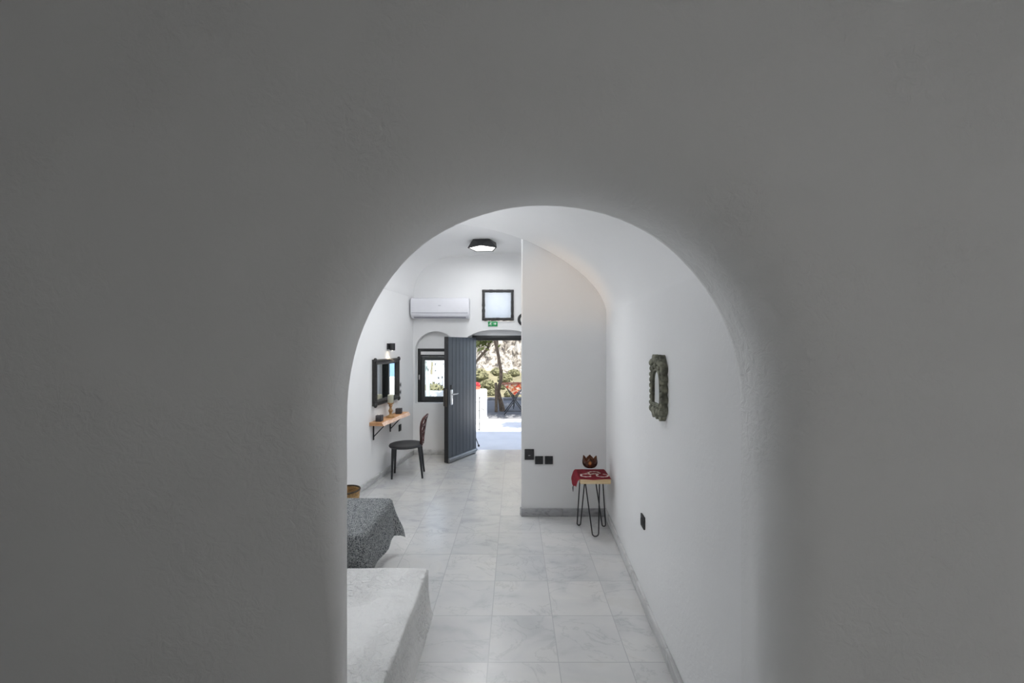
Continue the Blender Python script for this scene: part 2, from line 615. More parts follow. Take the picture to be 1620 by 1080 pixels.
for (x, z, nx, nz, r, rv) in arch:
    row = []
    # how far the ray can go outward before it meets the wall's border
    t = 9
    if abs(nx) > 1e-6:
        t = min(t, ((bound[1] if nx > 0 else bound[0]) - x) / nx)
    if nz > 1e-6:
        t = min(t, (bound[2] - z) / nz)
    row.append((x + nx * t, YA, z + nz * t))
    row.append((x + nx * .5, YA, z + nz * .5))
    row.append((x + nx * .05, YA, z + nz * .05))
    row.append((x + nx * .006, YA, z + nz * .006))
    kx = .047 if nx > .99 else 0
    if kx:
        row[-1] = (x, YA, z)
    row.append((x - kx * .006, YA - .006, z))
    for q in (.25, .5, .75, 1):
        row.append((x - kx * rv * q, YA - rv * q, z))
    for q in range(1, 9):
        a = q / 8 * pi / 2
        row.append((x - kx * rv + nx * r * (1 - cos(a)), YA - rv - r * sin(a), z + nz * r * (1 - cos(a))))
    y0 = YA - rv - r
    yw = y0 - .015
    for q in (.04, .12, .25, .45, .8, 1.3):
        if r + q < t - .05:
            k = min(1, q / .3)
            k = k * k * (3 - 2 * k)
            row.append((x + nx * (r + q), y0 + (yw - y0) * k, z + nz * (r + q)))
        else:
            row.append((x + nx * (r + (t - r) * .5 + (q * .01)), yw, z + nz * (r + (t - r) * .5 + q * .01)))
    row.append((x + nx * t, yw, z + nz * t))
    rows.append(row)
b.grid(rows)
# the two upper corners and the ends down to the floor are closed by the rays' own fan
o = b.build('wall_front', M['plaster_old'], smooth=50)
struct(o, 'grey trowelled plaster wall pierced by the big round arch', 'wall')
b = MB()
for sx in (-1, 1):                             # corner pieces beyond the fan
    x0 = 3.1 * sx
    b.box2((x0 - .0, 1.2, 2.9), (x0 + .12 * sx, YA, 3.6))
b.box2((-3.2, 1.2, 3.45), (3.2, YA, 3.6))
struct(b.build('trim_1', M['plaster_old'], smooth=0))

# --- rear room behind the camera
b = MB(); b.box2((-2.9, -2.3, 0), (-2.7, 1.3, 3.5)); struct(b.build('wall_rear_left', M['plaster_old'], smooth=0))
b = MB(); b.box2((2.7, -2.3, 0), (2.9, 1.3, 3.5)); struct(b.build('wall_rear_right', M['plaster_old'], smooth=0))
b = MB(); b.box2((-2.9, -2.4, 0), (2.9, -2.2, 3.5)); struct(b.build('wall_rear', M['plaster_old'], smooth=0))
b = MB(); b.box2((-2.9, -2.4, 3.3), (2.9, 1.3, 3.6)); struct(b.build('ceiling_rear', M['plaster_old'], smooth=0))

# --- right wall
b = MB()
rows = []
for y in [YA, 1.7, 2.0, 2.4, 2.8, 3.2, 3.6, 4.0, YM + .1]:
    rows.append([(xr(y), y, z) for z in (0, .4, .8, 1.2, 1.6, 2.0, 2.4, 2.6)])
b.grid(rows)
b.mesh([(xr(YA) + .3, YA, 0), (xr(YM) + .3, YM + .1, 0), (xr(YM) + .3, YM + .1, 3.6), (xr(YA) + .3, YA, 3.6)], [(0, 1, 2, 3)])
struct(b.build('wall_right', M['plaster_wall'], smooth=40))

# --- vault over the bed room
b = MB()
def vault_profile(y):
    X = xr(y)
    zb, x1 = 2.12, X - .22
    c = []
    for i in range(9):
        t = i / 8
        c.append(((1 - t) ** 2 * X + 2 * t * (1 - t) * (X - .01) + t * t * x1,
                  (1 - t) ** 2 * zb + 2 * t * (1 - t) * (zv(X) + .0) + t * t * zv(x1)))
    for i in range(1, 41):
        x = x1 + (XAL - .05 - x1) * i / 40
        c.append((x, zv(x)))
    return c
ys = [YA - .02, 2.0, 2.6, 3.2, 3.8, YM - .03]
rows = [[(x, y, z) for x, z in vault_profile(y)] for y in ys]
pr = vault_profile(YM)
rows.append([(x, YM - .008, z + .006) for x, z in pr])
rows.append([(x, YM, z + .025) for x, z in pr])
rows.append([(x, YM, 3.75) for x, z in pr])
rows.append([(x, YA, 3.75) for x, z in pr])
b.grid(rows)
struct(b.build('ceiling_vault', M['plaster'], smooth=50))

# --- bed alcove walls
b = MB(); b.box2((XAL - .2, YA - .1, 0), (XAL, YAL + .1, 3.4)); struct(b.build('wall_alcove', M['plaster'], smooth=0))
b = MB(); b.mesh([(XAL - .1, YAL, 0), (xl(YAL) - .02, YAL, 0), (xl(YAL), YAL + .03, 0), (xl(YAL), YAL + .2, 0), (XAL - .1, YAL + .2, 0)] +
                 [(XAL - .1, YAL, 3.4), (xl(YAL) - .02, YAL, 3.4), (xl(YAL), YAL + .03, 3.4), (xl(YAL), YAL + .2, 3.4), (XAL - .1, YAL + .2, 3.4)],
                 [(0, 1, 6, 5), (1, 2, 7, 6), (2, 3, 8, 7), (3, 4, 9, 8), (4, 0, 5, 9)])
struct(b.build('wall_alcove_end', M['plaster'], smooth=0))

# --- far room: left wall with its soft shoulder, and ceiling
def far_profile(y):
    X = xl(y)
    c = [(X, 2.57), (X + .012, 2.6), (X + .012, 2.66)]
    for i in range(1, 13):
        a = i / 12 * pi / 2
        c.append((X + .012 + .62 * (1 - cos(a)), 2.66 + .60 * sin(a)))
    c += [(X + .9, 3.285), (-.5, 3.31), (.0, 3.31), (.5, 3.29), (1.3, 3.2)]
    return c
b = MB()
rows = []
for y in [YAL + .02, 4.6, 5.2, 5.8, 6.3, YF + .02]:
    rows.append([(xl(y), y, z) for z in (0, .5, 1.0, 1.5, 2.0, 2.4, 2.57)])
b.grid(rows)
b.mesh([(xl(YAL) - .3, YAL, 0), (xl(YF) - .3, YO, 0), (xl(YF) - .3, YO, 3.7), (xl(YAL) - .3, YAL, 3.7)], [(0, 1, 2, 3)])
struct(b.build('wall_left', M['plaster'], smooth=40))
b = MB()
rows = [[(x, y, z) for x, z in far_profile(y)] for y in (YM - .25, YM, 5.0, 5.7, 6.3, 6.64)]
rows += [[(x, YF - .03, z - .012) for x, z in far_profile(YF)], [(x, YF + .03, z - .05) for x, z in far_profile(YF)]]
b.grid(rows)
struct(b.build('ceiling', M['plaster'], smooth=50))
b = MB()
b.box2((-3.2, 1.2, 3.7), (2.0, YO, 3.8))
struct(b.build('roof', M['stucco'], smooth=0))

# --- middle wall: projecting block on the right
b = MB()
pl = [(.07, YM), (1.25, YM), (1.25, YF + .1), (.235, YF + .1)]
n = len(pl)
b.mesh([(x, y, 0) for x, y in pl] + [(x, y, 3.6) for x, y in pl], [(i, (i + 1) % n, n + (i + 1) % n, n + i) for i in range(n)])
bmesh.ops.bevel(b.bm, geom=[e for e in b.bm.edges if abs(e.verts[0].co.z - e.verts[1].co.z) > 1 and e.verts[0].co.x < .08 and e.verts[0].co.y < YM + .01], offset=.012, segments=3, affect='EDGES')
struct(b.build('wall_middle', M['plaster'], smooth=50), 'white projecting wall block facing the arch, right of the doorway', 'wall')

# --- far wall with window niche, doorway and small square window
def arch_loop(x0, x1, z0, zs, zt, n=16):
    c = (x0 + x1) / 2
    r = (x1 - x0) / 2
    return [(x0, z0), (x1, z0)] + [(c + r * cos(pi * i / n), zs + (zt - zs) * sin(pi * i / n)) for i in range(n + 1)]
def seg_loop(x0, x1, z0, zs, zt, n=12):
    pts = [(x0, z0), (x1, z0)]
    for i in range(n + 1):
        t = i / n
        u = abs(2 * t - 1)
        pts.append((x1 + (x0 - x1) * t, zs + (zt - zs) * (1 - u ** 3.0)))
    return pts
def rect(x0, x1, z0, z1): return [(x0, z0), (x1, z0), (x1, z1), (x0, z1)]
NX0, NX1 = -1.632, -.955
WX0, WX1, WZ0, WZ1 = -1.622, -.965, .815, 1.735
DX0, DX1, DZ = -.71, .235, 1.955
QX0, QX1, QZ0, QZ1 = -.515, -.03, 2.195, 2.68
YI = YF + .14
outer = rect(-2.3, 1.3, -.05, 3.6)
b = MB()
b.holed(outer, [arch_loop(NX0, NX1, .838, 1.70, 2.02), seg_loop(-.765, .30, -.01, 1.93, 2.045), rect(QX0 - .01, QX1 + .01, QZ0 - .01, QZ1 + .01)], YF, YI)
b.holed(outer, [rect(WX0, WX1, WZ0, WZ1), rect(DX0, DX1, -.01, DZ), rect(QX0 - .25, QX1 + .25, QZ0 - .12, QZ1 + .30)], YI, YO)
struct(b.build('wall_far', M['plaster'], smooth=30), 'white far wall with the doorway and arched window niche', 'wall')

# --- skirting
def skirting(name, a, c, h=.085, th=.018, joint=.6, nrm=1, mat='skirting'):
    a, c = Vector(a), Vector(c)
    d = (c - a)
    L = d.length
    d.normalize()
    nv = Vector((-d.y, d.x)) * nrm
    b = MB()
    k = max(1, round(L / joint))
    for i in range(k):
        p, q = a + d * (L * i / k + .001), a + d * (L * (i + 1) / k - .001)
        mid = (p + q) / 2 + nv * th / 2
        rot = Matrix.Rotation(atan2(d.y, d.x), 3, 'Z')
        b.box((mid.x, mid.y, h / 2), ((q - p).length, th, h), .004, rot)
    return struct(b.build(name, M[mat], smooth=40))
skirting('baseboard_right', (xr(YA + .15), YA + .15), (xr(YM), YM), nrm=1)
skirting('baseboard_middle', (.07, YM), (xr(YM) - .02, YM), nrm=-1, h=.082, joint=.5, mat='skirting_shaded')
skirting('baseboard_left', (xl(YAL + .1), YAL + .1), (xl(YF), YF), nrm=-1, h=.08)
skirting('baseboard_far', (xl(YF) + .02, YF), (-.765, YF), nrm=-1, h=.085)
skirting('baseboard_block', (.075, YM + .02), (.232, YF), nrm=1)

# ------------------------------------------------------------------ window, door, small window
r = empty('window_1', ((WX0 + WX1) / 2, YI + .05, WZ0)); struct(r, 'charcoal framed window in the arched niche behind the door', 'window')
w, h = WX1 - WX0, WZ1 - WZ0
def frame_bars(mb, x0, x1, z0, z1, t, y0, y1, bev=.004):
    mb.box2((x0, y0, z0), (x0 + t, y1, z1), bev)
    mb.box2((x1 - t, y0, z0), (x1, y1, z1), bev)
    mb.box2((x0 + t, y0, z1 - t), (x1 - t, y1, z1), bev)
    mb.box2((x0 + t, y0, z0), (x1 - t, y1, z0 + t), bev)
b = MB(); frame_bars(b, -w / 2, w / 2, 0, h, .05, -.045, .03); b.box2((-w / 2 + .05, -.04, h - .135), (w / 2 - .05, .03, h - .105), .003)
b.build('window_frame', M['frame'], r)
b = MB(); frame_bars(b, -w / 2 + .052, w / 2 - .052, .052, h - .137, .062, -.03, .015)
sa = b.build('sash', M['sash'], r)
b = MB(); b.box2((-w / 2 + .11, -.006, .11), (w / 2 - .11, 0, h - .195)); b.build('pane', M['pane'], sa)
b = MB(); b.box2((-w / 2 + .048, -.042, h - .104), (w / 2 - .048, -.02, h - .046)); b.build('reflection_strip', basic('painted_reflection', (.75, .74, .74), .5), r)  # bright reflection in the top glass, put in as a pale colour
b = MB(); b.box((-w / 2 + .03, -.055, h * .48), (.022, .02, .085), .006); b.box((-w / 2 + .03, -.075, h * .50), (.016, .03, .016), .004)
b.build('handle', M['steel'], r)

r = empty('window_2', ((QX0 + QX1) / 2, YF, QZ0)); struct(r, 'small square frosted window in a black frame above the doorway', 'window')
w, h = QX1 - QX0 + .03, QZ1 - QZ0 + .02
b = MB()
def rough_bar(mb, p, q, t, y0, y1, k=9):
    p, q = Vector(p), Vector(q)
    for i in range(k):
        a, c = p + (q - p) * (i / k), p + (q - p) * ((i + 1) / k)
        m = (a + c) / 2
        s = (abs(c.x - a.x) + .004 if abs(q.x - p.x) > abs(q.y - p.y) else t * random.uniform(.9, 1.12),
             y1 - y0, abs(c.y - a.y) + .004 if abs(q.y - p.y) > abs(q.x - p.x) else t * random.uniform(.9, 1.12))
        mb.box((m.x, (y0 + y1) / 2, m.y), s, .005)
t = .045
rough_bar(b, (-w / 2, h - t / 2), (w / 2, h - t / 2), t, -.03, .02)
rough_bar(b, (-w / 2, t / 2), (w / 2, t / 2), t, -.03, .02)
rough_bar(b, (-w / 2 + t / 2, t), (-w / 2 + t / 2, h - t), t, -.03, .02)
rough_bar(b, (w / 2 - t / 2, t), (w / 2 - t / 2, h - t), t, -.03, .02)
b.build('window_frame', M['carved_black'], r)
b = MB(); b.mesh([(-w / 2 + .03, .008, .03), (w / 2 - .03, .008, .03), (w / 2 - .03, .008, h - .03), (-w / 2 + .03, .008, h - .03)], [(0, 1, 2, 3)]); b.build('pane', M['frost'], r)

r = empty('trim_2', (0, YI + .03, 0)); struct(r, 'black timber frame around the open doorway', 'door frame')
b = MB()
b.box2((DX0, -.03, DZ - .085), (DX1, .07, DZ), .005)
b.box2((DX0, -.03, 0), (DX0 + .05, .07, DZ - .085), .005)
b.box2((DX1 - .06, -.03, 0), (DX1, .07, DZ - .085), .005)
b.build('door_frame', M['frame'], r)

# door leaf: local X from hinge to free edge, +Y = the planked outer face
H0 = Vector((-.672, 6.885)); H1 = Vector((-1.033, 6.235))
dv = H1 - H0
L = dv.length
r = empty('door_1', (H0.x, H0.y, .012), atan2(dv.y, dv.x)); struct(r, 'open charcoal plank door with a steel lever handle', 'door')
TH = .068
ZT = 1.905
b = MB()
b.box2((0, -TH / 2, 0), (L, TH / 2 - .008, ZT), .003, mi=1)
npl = 8
# exterior planks stand proud with V grooves; the side seen from the arch is local +Y
for i in range(npl):
    x0, x1 = L * i / npl, L * (i + 1) / npl
    if i == 0:
        x0 += .0
    b.box2((x0 + .0038, TH / 2 - .010, .0), (x1 - .0038, TH / 2 + .004, ZT), .0015)
lf = b.build('leaf', [M['door'], M['black']], r, 0)
b = MB(); b.box2((L - .004, -TH / 2 - .004, -.004), (L + .006, TH / 2 + .003, ZT + .003), .002); b.build('edge_strip', M['black'], r)
b = MB(); b.tube([(0.01, TH / 2 + .012, .045), (L + .004, TH / 2 + .012, .045)], .024, 12); b.box2((.01, TH / 2 - .01, .0), (L, TH / 2 + .02, .03), .006)
b.build('weather_strip', M['strip'], r)
b = MB(); b.box((L - .065, TH / 2 + .011, .985), (.056, .012, .235), .008); b.lathe([(.011, 0), (.011, .006)], 12, (L - .065, TH / 2 + .014, .93)); hp = b.build('lock_plate', M['steel'], r)
b = MB(); b.tube([(L - .065, TH / 2 + .015, 1.03), (L - .065, TH / 2 + .055, 1.03), (L - .08, TH / 2 + .06, 1.032), (L - .165, TH / 2 + .06, 1.037)], .0105, 10); b.build('lever_handle', M['steel'], r)
b = MB(); b.box((L - .065, TH / 2 + .009, 1.12), (.05, .010, .11), .006); b.build('lock_cover', M['black'], r)
b = MB(); b.box((L + .004, 0, .98), (.014, .03, .27), .003); b.box((L - .02, -TH / 2 - .014, .99), (.05, .026, .28), .008); b.build('latch_plate', M['bronze'], r)

# ------------------------------------------------------------------ far room: things on the far wall
r = empty('air_conditioner', (-1.195, YF, 2.222), pi)
tag(r, 'white split air conditioner on the far wall above the window niche', 'air conditioner')
b = MB()
prof = [(0, .0), (.13, .0), (.175, .03), (.19, .07), (.2, .12), (.2, .27), (.185, .315), (.15, .33), (0, .33)]   # (out, z)
w = .93
a = [b.bm.verts.new((-w / 2, y, z)) for y, z in prof]; c = [b.bm.verts.new((w / 2, y, z)) for y, z in prof]
for i in range(len(prof)):
    j = (i + 1) % len(prof)
    b.bm.faces.new([a[i], a[j], c[j], c[i]])
b.bm.faces.new(list(reversed(a))); b.bm.faces.new(c)
bmesh.ops.bevel(b.bm, geom=[e for e in b.bm.edges if abs(e.verts[0].co.x - e.verts[1].co.x) < .01], offset=.01, segments=2, affect='EDGES')
b.build('body', M['ac'], r, 40)
b = MB(); b.box((0, .196, .085), (w - .03, .004, .006)); b.build('panel_gap', M['ac_dark'], r)
b = MB(); b.box((0, .165, .032), (w - .10, .05, .006), .002, Matrix.Rotation(.5, 3, 'X')); b.build('air_flap', M['ac'], r)
b = MB(); b.box((0, .158, .012), (w - .10, .05, .004), 0, Matrix.Rotation(.4, 3, 'X')); b.build('air_outlet', M['ac_dark'], r)
b = MB()
for i, dx in enumerate((-.018, -.009, 0, .009, .018)):
    b.box((dx, .2008, .2), (.006, .002, .009 if i % 2 else .012))
b.build('logo', M['ac_dark'], r)

r = empty('exit_sign', (-.355, YF - .0, 2.10), pi)
tag(r, 'green emergency exit sign with running figure under the small square window', 'exit sign')
b = MB(); b.box((0, .008, .04), (.155, .016, .082), .003); b.build('sign_panel', M['green'], r)
b = MB()
def seg(mb, x0, z0, x1, z1, t=.009):
    d = Vector((x1 - x0, z1 - z0)); Ln = d.length
    mb.box(((x0 + x1) / 2, .0172, (z0 + z1) / 2), (Ln, .002, t), 0, Matrix.Rotation(-atan2(d.y, d.x), 3, 'Y'))
# (as seen by the viewer local +X points left) runner on the left, doorway and arrow right
def sg(x0, z0, x1, z1, t=.009): seg(b, -x0, z0, -x1, z1, t)
b.ball((.030, .0172, .066), .0065, 1, .2, 1, 1)
sg(-.034, .058, -.042, .040, .012); sg(-.036, .056, -.020, .050, .006); sg(-.036, .056, -.052, .050, .006)
sg(-.042, .040, -.028, .030, .007); sg(-.028, .030, -.030, .014, .007); sg(-.042, .040, -.052, .028, .007); sg(-.052, .028, -.064, .026, .007)
b.build('running_figure', M['signwhite'], r)
b = MB()
sg(.012, .042, .050, .042, .009); sg(.034, .058, .052, .042, .008); sg(.034, .026, .052, .042, .008)
b.build('arrow', M['signwhite'], r)

r = empty('round_ornament', (.155, YF - .002, 2.21), pi)
tag(r, 'round black ring ornament on far wall, half hidden by the projecting wall', 'wall ornament')
b = MB(); b.tube([(.085 * cos(2 * pi * i / 28), .02, .085 * sin(2 * pi * i / 28)) for i in range(28)], .022, 10, closed=True); b.build('ring', M['black'], r)
b = MB(); b.prism([(.075 * cos(2 * pi * i / 28), .075 * sin(2 * pi * i / 28)) for i in range(28)], 0.002, .010); b.build('dial', M['signwhite'], r)

# ceiling lamp: black faceted pentagon with white diffuser
r = empty('ceiling_lamp', (-.465, 6.02, 3.308))
tag(r, 'black faceted ceiling lamp with glowing white diffuser above the door', 'ceiling lamp')
b = MB()
n = 5
top = [(.20 * cos(2 * pi * i / n + .25), .20 * sin(2 * pi * i / n + .25), -.002) for i in range(n)]
mid = [(.225 * cos(2 * pi * (i + .5) / n + .25), .225 * sin(2 * pi * (i + .5) / n + .25), -.105) for i in range(n)]
inn = [(x * .9, y * .9, -.105) for x, y, z in mid]
inn2 = [(x * .88, y * .88, -.085) for x, y, z in mid]
vs = top + mid + inn + inn2
fs = [tuple(reversed(range(n)))]
for i in range(n):
    j = (i + 1) % n
    fs += [(i, n + i, j), (n + i, n + j, j), (n + i, 2 * n + i, 2 * n + j, n + j), (2 * n + i, 3 * n + i, 3 * n + j, 2 * n + j)]
b.mesh(vs, fs)
b.build('lamp_body', M['black_paint'], r, 0)
b = MB(); b.mesh([(x * .9, y * .9, -.098) for x, y, z in mid] + [(x * .9, y * .9, -.088) for x, y, z in mid], [tuple(reversed(range(n))), tuple(range(n, 2 * n))] + [(i, (i + 1) % n, n + (i + 1) % n, n + i) for i in range(n)])
b.build('diffuser', M['diffuser'], r, 0)
lamp('ceiling_lamp_light', 'AREA', (-.465, 6.02, 3.19), 5, (.95, .97, 1), shape='DISK', size=.34)

# ------------------------------------------------------------------ left wall: sconce, mirror, switches, shelf
nl = Vector((1, -.126)).normalized()
RZL = atan2(-nl.x, nl.y)
def on_left(px, out=0):
    k = (px - 814) / F
    y = 2.515 / (.126 - k)
    p = Vector((xl(y), y)) + nl * out
    return p
def left_thing(name, px, z, out=0):
    p = on_left(px, out)
    return empty(name, (p.x, p.y, z), RZL)

r = left_thing('wall_sconce', 613.5, 1.775)
tag(r, 'small black spot sconce shining down on the wall above the black mirror', 'wall lamp')
b = MB(); b.box((0, .012, .0), (.07, .024, .085), .004); b.build('mount', M['black'], r)
b = MB(); b.tube([(0, .02, .0), (0, .06, -.002)], .012, 10); b.build('arm', M['black'], r)
b = MB(); b.lathe([(.030, -.055), (.038, -.055), (.038, .045), (.0, .045)], 20, (0, .068, 0), cap=False); b.lathe([(.030, -.055), (.030, .03), (0, .03)], 20, (0, .068, 0), cap=False); b.build('shade', M['black'], r)
b = MB(); b.ball((0, .068, -.035), .022); b.build('bulb', M['bulb'], r)
p = on_left(613.5, .068)
lamp('sconce_light', 'SPOT', (p.x, p.y, 1.70), 9.0, (1, .84, .6), rot=(radians(0), 0, 0), spot_size=radians(95), spot_blend=.6, shadow_soft_size=.02)

pm0, pm1 = on_left(588.5), on_left(627.5)
mc = (pm0 + pm1) / 2
MW = (pm1 - pm0).length
MZ0, MZ1 = 1.0, 1.605
MH = MZ1 - MZ0
r = empty('wall_mirror', (mc.x, mc.y, MZ0), RZL)
tag(r, 'rectangular wall mirror in an ornate black carved frame above the wooden shelf', 'mirror')
b = MB()
t = .072
def mitre_frame(mb, w, h, prof):
    """prof: list of (inset from outer edge, out)"""
    loops = []
    for ins, out in prof:
        loops.append([(-w / 2 + ins, out, ins), (w / 2 - ins, out, ins), (w / 2 - ins, out, h - ins), (-w / 2 + ins, out, h - ins)])
    for A, B in zip(loops, loops[1:]):
        va = [mb.bm.verts.new(p) for p in A]; vb = [mb.bm.verts.new(p) for p in B]
        for i in range(4):
            mb.bm.faces.new([va[i], va[(i + 1) % 4], vb[(i + 1) % 4], vb[i]])
mitre_frame(b, MW, MH, [(0, .0), (0, .04), (.010, .050), (.026, .042), (.044, .052), (.054, .046), (t, .026), (t, .005)])
for i in range(30):                          # carved beading
    x = -MW / 2 + .05 + (MW - .1) * i / 29
    for z in (.028, MH - .028):
        b.ball((x, .042, z), .012, 1, 1, 1.2, 1)
for i in range(20):
    z = .05 + (MH - .1) * i / 19
    for x in (-MW / 2 + .028, MW / 2 - .028):
        b.ball((x, .042, z), .012, 1, 1, 1.2, 1)
for sx in (-1, 1):
    for z in (.012, MH - .012):
        for da, rr in ((0, .034), (.03, .02), (-.03, .02)):
            b.ball((sx * (MW / 2 - .016) + da * sx * .3, .04, z + da * .5), rr, 1, .7, 1, 2)
b.build('mirror_frame', M['carved_black'], r)
b = MB(); b.box2((-MW / 2 + t - .01, .012, t - .01), (MW / 2 - t + .01, .018, MH - t + .01)); b.build('mirror_glass', M['mirror'], r)

def switch(name, px, z, label, cat, group, mat, dark=None, s=.075):
    r = left_thing(name, px, z)
    tag(r, label, cat, group)
    b = MB(); b.box((0, .005, 0), (s, .010, s), .003); b.build('plate', mat, r)
    if dark:
        b = MB(); b.box((-.012, .0115, 0), (.022, .004, .045), .001); b.box((.016, .0115, 0), (.012, .004, .03), .001); b.build('rocker', dark, r)
    return r
switch('light_switch', 632.3, 1.195, 'upper of two grey light switches right of the black mirror', 'light switch', 'switches beside the mirror', M['switch'], M['black'])
switch('light_switch', 632.3, 1.085, 'lower of two grey light switches right of the black mirror', 'light switch', 'switches beside the mirror', M['switch'], M['black'])

# wooden live edge shelf
ps0, ps1 = on_left(584.3), on_left(628.5)
sc_ = (ps0 + ps1) / 2
SL = (ps1 - ps0).length
SZ = .805
r = empty('wall_shelf', (sc_.x, sc_.y, SZ), RZL)
tag(r, 'brown live-edge wooden wall shelf on black brackets under the mirror', 'shelf')
b = MB()
n = 26
topf, botf, topb, botb = [], [], [], []
for i in range(n + 1):
    x = SL / 2 - SL * i / n
    wv = .012 * noise.noise(Vector((x * 5, 0, 0))) + .008 * noise.noise(Vector((x * 14, 4, 0)))
    d = .195 + wv + .012 * (i / n)
    topb.append((x, .0, 0)); topf.append((x, d - .028, 0)); botf.append((x, d + .012 * noise.noise(Vector((x * 9, 9, 0))), -.042)); botb.append((x, 0, -.042))
b.grid([topb, topf])
nf = len(b.bm.faces)
b.grid([topf, botf], mi=1)
b.grid([botf, botb])
b.grid([botb, topb])
bmesh.ops.remove_doubles(b.bm, verts=b.bm.verts, dist=1e-5)
bmesh.ops.holes_fill(b.bm, edges=b.bm.edges)
b.build('shelf_board', [M['shelf'], M['bark_edge']], r, 30)
for sx in (SL / 2 - .10, -SL / 2 + .26):
    b = MB()
    b.box((sx, .008, -.145), (.022, .012, .20), .002)
    b.box((sx, .085, -.047), (.022, .16, .010), .002)
    b.tube([(sx, .012, -.20), (sx, .155, -.053)], .007, 8)
    b.build('bracket', M['black'], r)
b = MB(); b.box((0, 0, 0), (.05, .010, .05)); b.bm.free()

SHN = Vector((nl.y, -nl.x))                  # local +X of left-wall things in world
def on_shelf(px, out):
    p = on_left(px, out)
    return (p.x, p.y, SZ + .0005)
# candle holder and candle
cx, cy, cz = on_shelf(607, .10)
r = tag(empty('candle_holder', (cx, cy, cz)), 'turned brown wooden candle holder on the wall shelf', 'candle holder')
b = MB()
b.lathe([(0, 0), (.055, 0), (.058, .008), (.05, .018), (.028, .026), (.018, .04), (.017, .055), (.026, .075), (.030, .09), (.022, .105), (.014, .125), (.016, .14), (.027, .155), (.022, .165), (.02, .17), (.036, .182), (.043, .19), (.043, .198), (0, .198)], 24)
b.build('turned_stem', M['turned'], r, 40)
r = tag(empty('pillar_candle', (cx, cy, cz + .1982)), 'sage green pillar candle standing in the wooden candle holder', 'candle')
b = MB(); b.lathe([(0, 0), (.038, 0), (.04, .004), (.04, .102), (.036, .108), (.014, .103), (0, .102)], 24); b.build('wax', M['candle'], r, 40)
b = MB(); b.tube([(0, 0, .1), (.002, 0, .118)], .002, 6); b.build('wick', M['black'], r)

def cube_holder(px, out, label):
    r = tag(empty('stone_cube', on_shelf(px, out), RZL + .1), label, 'tealight holder', 'dark stone cubes on the shelf')
    b = MB(); s = .08
    b.box((0, 0, s / 2), (s, s, s), .006); b.build('stone', M['lava'], r, 40)
    b = MB(); b.lathe([(.02, s - .004), (.024, s + .002), (.026, s + .002), (.026, s - .004)], 20, cap=False); b.build('tealight_cup', M['steel'], r)
    return r
cube_holder(590.5, .085, 'dark stone cube tealight holder at the near end of the shelf')
cube_holder(620.5, .10, 'dark stone cube tealight holder at the far end of the shelf')

def socket(name, loc, rz, label, w=.085, h=.085, group=None, kind='socket'):
    r = tag(empty(name, loc, rz), label, 'wall socket' if kind == 'socket' else 'light switch', group)
    b = MB(); b.box((0, .006, 0), (w, .012, h), .003); b.build('plate', M['black'], r)
    if kind == 'socket':
        b = MB(); b.tube([(.026 * cos(2 * pi * i / 20), .0125, .026 * sin(2 * pi * i / 20)) for i in range(20)], .0025, 6, closed=True)
        b.box((-.009, .0125, 0), (.005, .002, .005)); b.box((.009, .0125, 0), (.005, .002, .005)); b.build('socket_ring', M['frame'], r)
    else:
        b = MB(); b.box((0, .0125, -.01), (.022, .003, .006), .001); b.build('indicator', M['switch'], r)
    return r
p = on_left(632.2)
socket('wall_socket', (p.x, p.y, .548), RZL, 'black wall socket beneath the wooden shelf behind the chair', .085, .10)
# on the middle wall
socket('thermostat', (.155, YM, .648), pi, 'larger upper black wall plate, leftmost of three on the projecting wall', .098, .112, 'black plates on the projecting wall', 'thermostat')['category'] = 'wall plate'
socket('wall_socket', (.258, YM, .588), pi, 'middle black socket of three on the projecting wall', .084, .084, 'black plates on the projecting wall')
socket('wall_socket', (.36, YM, .588), pi, 'rightmost black socket of three on the projecting wall, nearest the stool', .084, .084, 'black plates on the projecting wall')
# right wall
nr = Vector((-1, .047)).normalized()
RZR = atan2(-nr.x, nr.y)
socket('wall_socket', (xr(2.85), 2.85, .575), RZR, 'black wall socket low on the right wall below the carved mirror', .085, .085)

# ------------------------------------------------------------------ carved mirror on the right wall
r = empty('carved_mirror', (xr(2.455), 2.455, 1.355), RZR); r.scale = (1.06, 1.0, 1.07)
tag(r, 'small weathered carved wooden mirror with arched opening on right wall', 'mirror')
b = MB()
W2, HH = .118, .36
outl = []
def scallop(x0, z0, x1, z1, k, amp, nx, nz):
    for i in range(k * 6):
        t = i / (k * 6)
        s = abs(sin(pi * t * k))
        outl.append((x0 + (x1 - x0) * t + nx * amp * s, z0 + (z1 - z0) * t + nz * amp * s))
scallop(-W2 * .8, .03, W2 * .8, .03, 3, .03, 0, -1)
scallop(W2 * .88, .04, W2 * .88, .31, 5, .014, 1, 0)
scallop(W2 * .8, .32, -W2 * .8, .32, 3, .04, 0, 1)
scallop(-W2 * .88, .31, -W2 * .88, .04, 5, .014, -1, 0)
hole = [(-.072, .085), (.072, .085)] + [(.072 * cos(pi * i / 14), .205 + .072 * sin(pi * i / 14)) for i in range(15)]
b.holed(outl, [hole], 0, .032)
hole2 = [(x * 1.22, .15 + (z - .15) * 1.14) for x, z in hole]
for lp, rr, yy in ((hole, .006, .032), (hole2, .006, .034)):
    b.tube([(x, yy, z) for x, z in lp], rr, 8, closed=True)
rnd = random.Random(3)
for i in range(9):                            # carved leaves and knobs
    z = .05 + .26 * i / 8
    for sx in (-1, 1):
        b.ball((sx * (.101 + rnd.uniform(-.004, .004)), .030, z), .0155, 1.0, rnd.uniform(.6, .95), rnd.uniform(.8, 1.2), 2)
